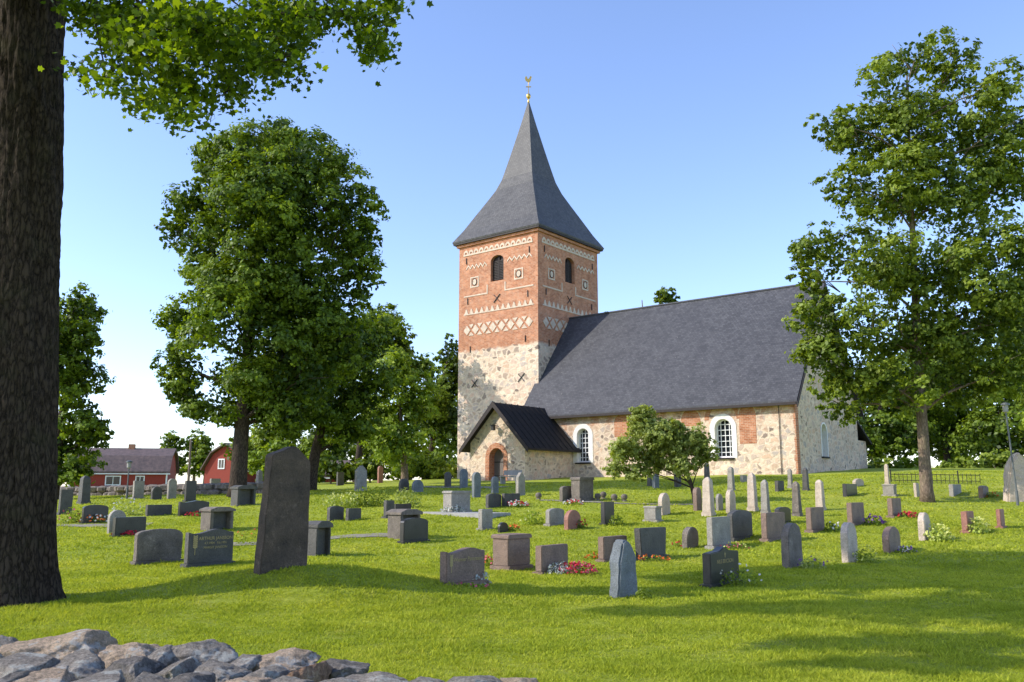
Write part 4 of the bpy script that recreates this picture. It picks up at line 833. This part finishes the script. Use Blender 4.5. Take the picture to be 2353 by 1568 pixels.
PL = [
 (1082,1340,100,38,'silver',None,'silver-leaved plants in front of the gilt script headstone',420,0),
 (1080,1350,80,8,'leaflight',['fpink'],'low pink flowers edging the silver-leaved plants',120,14),
 (1285,1320,62,30,'silver',None,'silver foliage left of the red and pink flower bed',300,0),
 (1325,1320,80,24,'leafmid',['fred','fpink'],'bright red and pink flower bed right of centre, largest bed of flowers',200,80),
 (488,1294,66,22,'leafdark',['fwine'],'wine-red flowers in front of the lettered polished headstone',200,80),
 (290,1231,52,12,'leafmid',['fred'],'red flowers in front of the dark low slab',120,60),
 (222,1201,66,18,'leafmid',['forange','fwhite'],'orange and white flowers in front of the dark arched stone',160,26),
 (455,1186,50,10,'leafmid',['fred'],'red flowers by the low curved black headstone',100,26),
 (1190,1165,44,14,'leafmid',['fred','fwhite'],'red and white flowers in front of the porch',120,34),
 (1318,1160,44,10,'leafmid',['fred','fwhite'],'red and white flowers before the large weathered block',100,22),
 (1500,1290,66,14,'leafmid',['forange'],'orange flowers at the foot of the dark grey widening headstone',140,30),
 (1362,1285,32,14,'leafmid',['forange'],'few orange flowers left of the low plain brown slab',80,18),
 (1121,1302,26,22,'leafmid',['fpink','forange'],'pink and orange flowers left of the brown capped block',80,14),
 (1178,1220,32,12,'leafmid',['forange'],'orange flowers right of the tiny dark stone',80,12),
 (1700,1348,95,42,'leafmid',['fwhite'],'leafy green plant with pale buds right of the black polished headstone',340,10),
 (1480,1378,44,26,'leafmid',None,'small green plant beside the pointed blue-grey stone',180,0),
 (1865,1309,66,28,'leafapple',['fpurple'],'grey-green lavender plant right of the rough round-topped stone',280,10),
 (1990,1295,62,38,'leafmid',['fyellow'],'green plant right of the pale lichened stone',280,12),
 (2085,1270,44,14,'leafmid',['fpurple','fwhite'],'purple and white flowers right of the small brown round-topped stone',100,20),
 (2158,1244,56,36,'lime',['fyellow'],'yellow-green plant right of the narrow pale granite stone',280,40),
 (2245,1226,50,34,'lime',['fyellow'],'yellow-green bush right of the small red granite slab',260,36),
 (2088,1190,44,12,'leafmid',['fred'],'red flowers right of a brown slab near the maple',90,34),
 (2005,1207,48,20,'leafdark',['fpurple'],'purple heather right of the grey-brown rectangular slab',140,40),
 (2275,1144,30,12,'leafmid',['forange'],'orange flowers by the low brown arched stone',80,16),
 (1690,1262,58,14,'leafmid',['fyellow','fpink'],'low yellow and pink flowers between the grey slab and the dark arched one',120,14),
 (1910,1222,36,22,'leafmid',['fwhite'],'small green plant right of the brown upright slab',140,8),
 (1416,1209,38,26,'leafmid',None,'green shrub right of the dark narrow slab',200,0),
 (1222,1206,60,32,'leaflight',['fyellow'],'wispy light green plant left of the pale arched stone',240,10),
 (1335,1215,30,18,'leafmid',['fred'],'small plant right of the dark red rounded stone',90,10),
 (762,1168,46,30,'lime',['fyellow'],'yellow-green hydrangea bush, left one of two',300,50),
 (800,1166,40,32,'lime',['fyellow'],'yellow-green hydrangea bush, right one of two',300,50),
 (850,1164,110,46,'leafmid',None,'dark spreading juniper left of centre',1100,0),
 (930,1167,80,46,'leafapple',None,'feathery green shrub behind the stone table grave',800,0),
 (1040,1180,60,20,'silver',None,'grey-green lavender in front of the large grey capped tomb',240,0),
 (165,1202,60,36,'leafmid',['fpink'],'leafy plant with pink flowers beside the big trunk',280,14),
 (292,1184,70,36,'leafapple',['fwhite'],'pale tall plant behind the sunlit round-topped stone',300,20),
 (565,1252,60,32,'leafmid',['forange'],'thin plant left of the great standing stone',130,10),
 (1558,1257,28,12,'leafmid',['fred'],'few red flowers left of the small round-topped brown stone',60,10),
]
for p in PL: plant(*p, leaf=.05 if p[1] > 1250 else .08, fs=.048 if p[1] > 1250 else .075)

# ------------------------------------------------ foreground dry stone wall
WL = empty('stone_wall', (-.9, 3.5, 0), 0, 'low dry stone wall of lichened boulders along the bottom left edge', 'stone wall')
def rock(c, r, mt, sub=4, seed=0, parent=WL):
    bm = bmesh.new(); bmesh.ops.create_icosphere(bm, subdivisions=sub, radius=1); off = Vector((seed*3.7, seed*1.3, seed*2.1))
    planes = [(Vector(unit(1)[0]), random.uniform(.55, .8)) for _ in range(14)]
    for v in bm.verts:
        p = v.co.copy()
        for n_, d_ in planes:
            e_ = p.dot(n_)-d_
            if e_ > 0: p -= n_*e_*.95
        p += p.normalized()*(noise.noise(p*1.3+off)*.13+noise.noise(p*4+off)*.07+noise.noise(p*11+off)*.04+noise.noise(p*24+off)*.02)
        p = Vector((p.x*r[0], p.y*r[1], p.z*r[2]))*1.18; v.co = p
    me = bpy.data.meshes.new('stone'); bm.to_mesh(me); bm.free(); me.materials.append(M[mt]); me.polygons.foreach_set('use_smooth', [True]*len(me.polygons))
    o = bpy.data.objects.new('stone', me); COL.objects.link(o); o.parent = parent; o.location = Vector(c)-(parent.location if parent else Vector((0,0,0)))
    return o
RK = [(140,1482,240,46,4.2,'rock_tan'),(305,1494,120,40,4.1,'rock_tan'),(-10,1490,90,40,4.3,'rock_grey'),(450,1502,150,40,3.9,'rock_grey'),(40,1530,150,40,3.6,'rock_grey'),(185,1524,130,38,3.7,'rock_grey'),(300,1532,120,44,3.6,'rock_dark'),
 (405,1538,80,40,3.6,'rock_grey'),(505,1542,120,38,3.55,'rock_grey'),(640,1516,170,34,3.8,'rock_tan'),(615,1552,100,34,3.45,'rock_grey'),(705,1548,85,38,3.5,'rock_red'),(790,1532,130,34,3.7,'rock_dark'),(850,1562,150,26,3.4,'rock_grey'),(970,1572,110,22,3.5,'rock_grey'),(1090,1568,150,22,3.55,'rock_grey'),(1190,1574,100,18,3.6,'rock_tan'),
 (110,1560,130,36,3.2,'rock_tan'),(225,1568,110,40,3.2,'rock_grey'),(335,1572,110,36,3.2,'rock_grey'),(10,1572,100,40,3.15,'rock_dark'),(445,1572,110,36,3.2,'rock_dark'),(555,1580,120,36,3.15,'rock_tan'),(560,1520,70,28,3.75,'rock_grey'),(375,1508,50,30,3.85,'rock_grey'),(670,1582,120,32,3.15,'rock_grey'),(780,1578,110,28,3.2,'rock_grey')]
for i, (px, py, w_, h_, Y_, mt) in enumerate(RK):
    c = at(px, py+h_*.45, Y_); rock(c, (w_/2*Y_/F*1.06, .15 if w_ < 200 else .22, h_*Y_/F*.95), mt, 5, i+1)
for i in range(60):
    x_ = random.uniform(-3.6, .3); Yr = 3.7+random.uniform(-.3,.3); z_ = random.choice([.1,.3,.45]); rock((x_, Yr, z_), (.22,.24,.15), random.choice(['rock_grey','rock_dark','rock_dark']), 3, i+40)

# ------------------------------------------------ background: houses, walls, fence, lamps
def rock_wall(pts, h, label, n):
    m = MB(); P = [ray_ground(*p) for p in pts]
    for i in range(n):
        t = i/n*(len(P)-1); k = int(t); p = P[k].lerp(P[k+1], t-k)
        for lay in range(2):
            r = random.uniform(.2, .36); c = p+Vector((random.uniform(-.2,.2), random.uniform(-.2,.2), h*(.2+.45*lay)-.1))
            m.tube([c+Vector((0,0,-r*.6)), c+Vector((0,0,-r*.3)), c+Vector((0,0,r*.3)), c+Vector((0,0,r*.55))], [r*.7, r*random.uniform(.9,1.25), r*random.uniform(.8,1.2), r*.45], 7)
    o = m.build('stone_wall', M['rough'], None, .0, False); tag(o, label, 'stone wall')
rock_wall([(60,1142),(300,1139),(620,1133)], .7, 'long low fieldstone wall below the red farm houses', 110)
def house_gambrel(name, label, c, rz, Lx, Wy, wh, rh, wins, chim=False):
    E = empty(name, c, rz, label, 'house', 'red farm buildings'); a, b = Lx/2, Wy/2
    gp = [(-b,-1),(b,-1),(b,wh),(b*.62,wh+rh*.62),(0,wh+rh),(-b*.62,wh+rh*.62),(-b,wh)]
    MB().ext(gp, -a, a, yz).build('wall', M['barnred'], E)
    rp = [(b+.3,wh-.25),(b*.66,wh+rh*.64),(0,wh+rh+.05),(-b*.66,wh+rh*.64),(-b-.3,wh-.25)]
    r_ = MB().band(rp, [(x, y+.18) for x, y in rp], -a-.35, a+.35, yz).build('roof', M['tile'], E)
    if chim: MB().box(a*.1-.3, a*.1+.4, -.35, .35, wh+rh-.3, wh+rh+.7).build('chimney', M['brick'], r_)
    for (fc, u, v, w_, h_) in wins:
        f_ = (lambda u_, v_, d: (u_, -b-d, v_)) if fc == 'S' else (lambda u_, v_, d: (-a-d, u_, v_)) if fc == 'W' else (lambda u_, v_, d: (a+d, u_, v_))
        o = MB().rect(u-w_/2-.12, u+w_/2+.12, v-.12, v+h_+.12, -.05, .06, f_).build('window', M['white'], E)
        MB().rect(u-w_/2, u-.04, v, v+h_, 0, .07, f_).build('pane', M['glass'], o); MB().rect(u+.04, u+w_/2, v, v+h_, 0, .07, f_).build('pane', M['glass'], o)
    for x_ in (-a-.05, a-.1): MB().box(x_, x_+.15, -b-.06, -b+.08, -1, wh-.2).build('corner_board', M['white'], E)
    MB().ext([(-a-.4, wh-.42), (a+.4, wh-.42), (a+.4, wh-.3), (-a-.4, wh-.3)], b+.2, b+.3, lambda u, v, d: (u, -d, v)).build('eave_board', M['white'], E)
p = at(285, 1118, 108); p.z = 1.3; house_gambrel('farm_house', 'long low red wooden house with mottled tile roof and chimney, far left', p, R(12), 10.8, 6.5, 2.3, 2.6, [('S',-3.8,.7,.8,.9),('S',-.6,.7,1.5,.9),('S',2.4,.7,.8,.9),('W',0,.9,1,1.2),('W',0,2.9,.8,.8)], True)
p = at(560, 1118, 92); p.z = 1.4; house_gambrel('barn', 'red wooden barn with gable end and white window behind the huge dark tree', p, R(68), 6., 5.2, 2.2, 2.3, [('W',.5,2.2,.6,.8),('W',-1.3,.5,.4,.4)])
p = at(740, 1112, 78); p.z = 1.6; house_gambrel('shed', 'red wooden shed glimpsed between the dark trunks', p, R(5), 4., 3., 1.2, 1., [('S',0,.3,.5,.5)])
p = at(432, 1118, 95); o = MB().tube([(0,0,-1),(0,0,(1120-1008)/2028*95)], [.16,.11], 8).build('wooden_pole', M['polewood']); o.location = (p.x, p.y, 1.6); tag(o, 'tall bare wooden pole between the two red buildings', 'pole')
def lamp_post(px, py, ytop, label, lean=0):
    g = ray_ground(px, py); H = at(px, ytop, g.y).z-g.z; E = empty('lamp_post', g, 0, label, 'lamp post', 'churchyard lamps')
    MB().tube([(0,0,-.1),(0,0,.5),(0,0,.52),(lean,0,H-.35)], [.05,.05,.032,.028], 10).build('pole', M['lamp'], E, smooth=False)
    MB().lathe([(.04,H-.37),(.09,H-.33),(.10,H-.1)], 10, (lean,0)).build('lamp_glass', M['concrete'], E)
    MB().lathe([(.15,H-.1),(.14,H-.04),(.04,H)], 12, (lean,0)).build('lamp_cap', M['lamp'], E)
lamp_post(2338, 1162, 925, 'tall slender grey lamp post at the right edge', lean=-.12); lamp_post(291, 1146, 1058, 'small lamp post in front of the long red house')
A = ray_ground(2047, 1109); B = ray_ground(2252, 1112); E = empty('iron_fence', A, 0, 'low black wrought iron fence around a grave plot on the right', 'fence')
d = B-A; n = int(d.length/.16); pk = MB()
for i in range(n+1):
    q_ = d*(i/n); q_.z = g1(A.x+q_.x, A.y+q_.y)-A.z; pk.bar(q_, q_+Vector((0,0,.42 if i % 8 else .56)), .012 if i % 8 else .028, 5)
pk.build('picket', M['iron'], E)
for z_ in (.1, .36): MB().bar(Vector((0,0,z_)), d+Vector((0,0,z_)), .015, 5).build('rail', M['iron'], E)
g = ray_ground(1060, 1182); o = MB().box(-1.6,1.6,-.7,.7,-.1,.06).build('grave_slab', M['concrete'], None, .01); o.location = g; o.rotation_euler = (0,0,R(-38.5)); tag(o, 'flat pale stone slab in the grass around the large grey capped tomb', 'grave slab')
g = ray_ground(1172, 1112); E = empty('bench', g, R(-38.5), 'small pale garden bench beside the porch door', 'bench')
MB().box(-.6,.6,-.2,.2,.36,.40).build('seat', M['concrete'], E); MB().box(-.6,.6,.2,.24,.45,.7).build('backrest', M['concrete'], E)
for sx in (-.5,.5): MB().box(sx-.03,sx+.03,-.18,.2,0,.36).build('leg', M['concrete'], E)
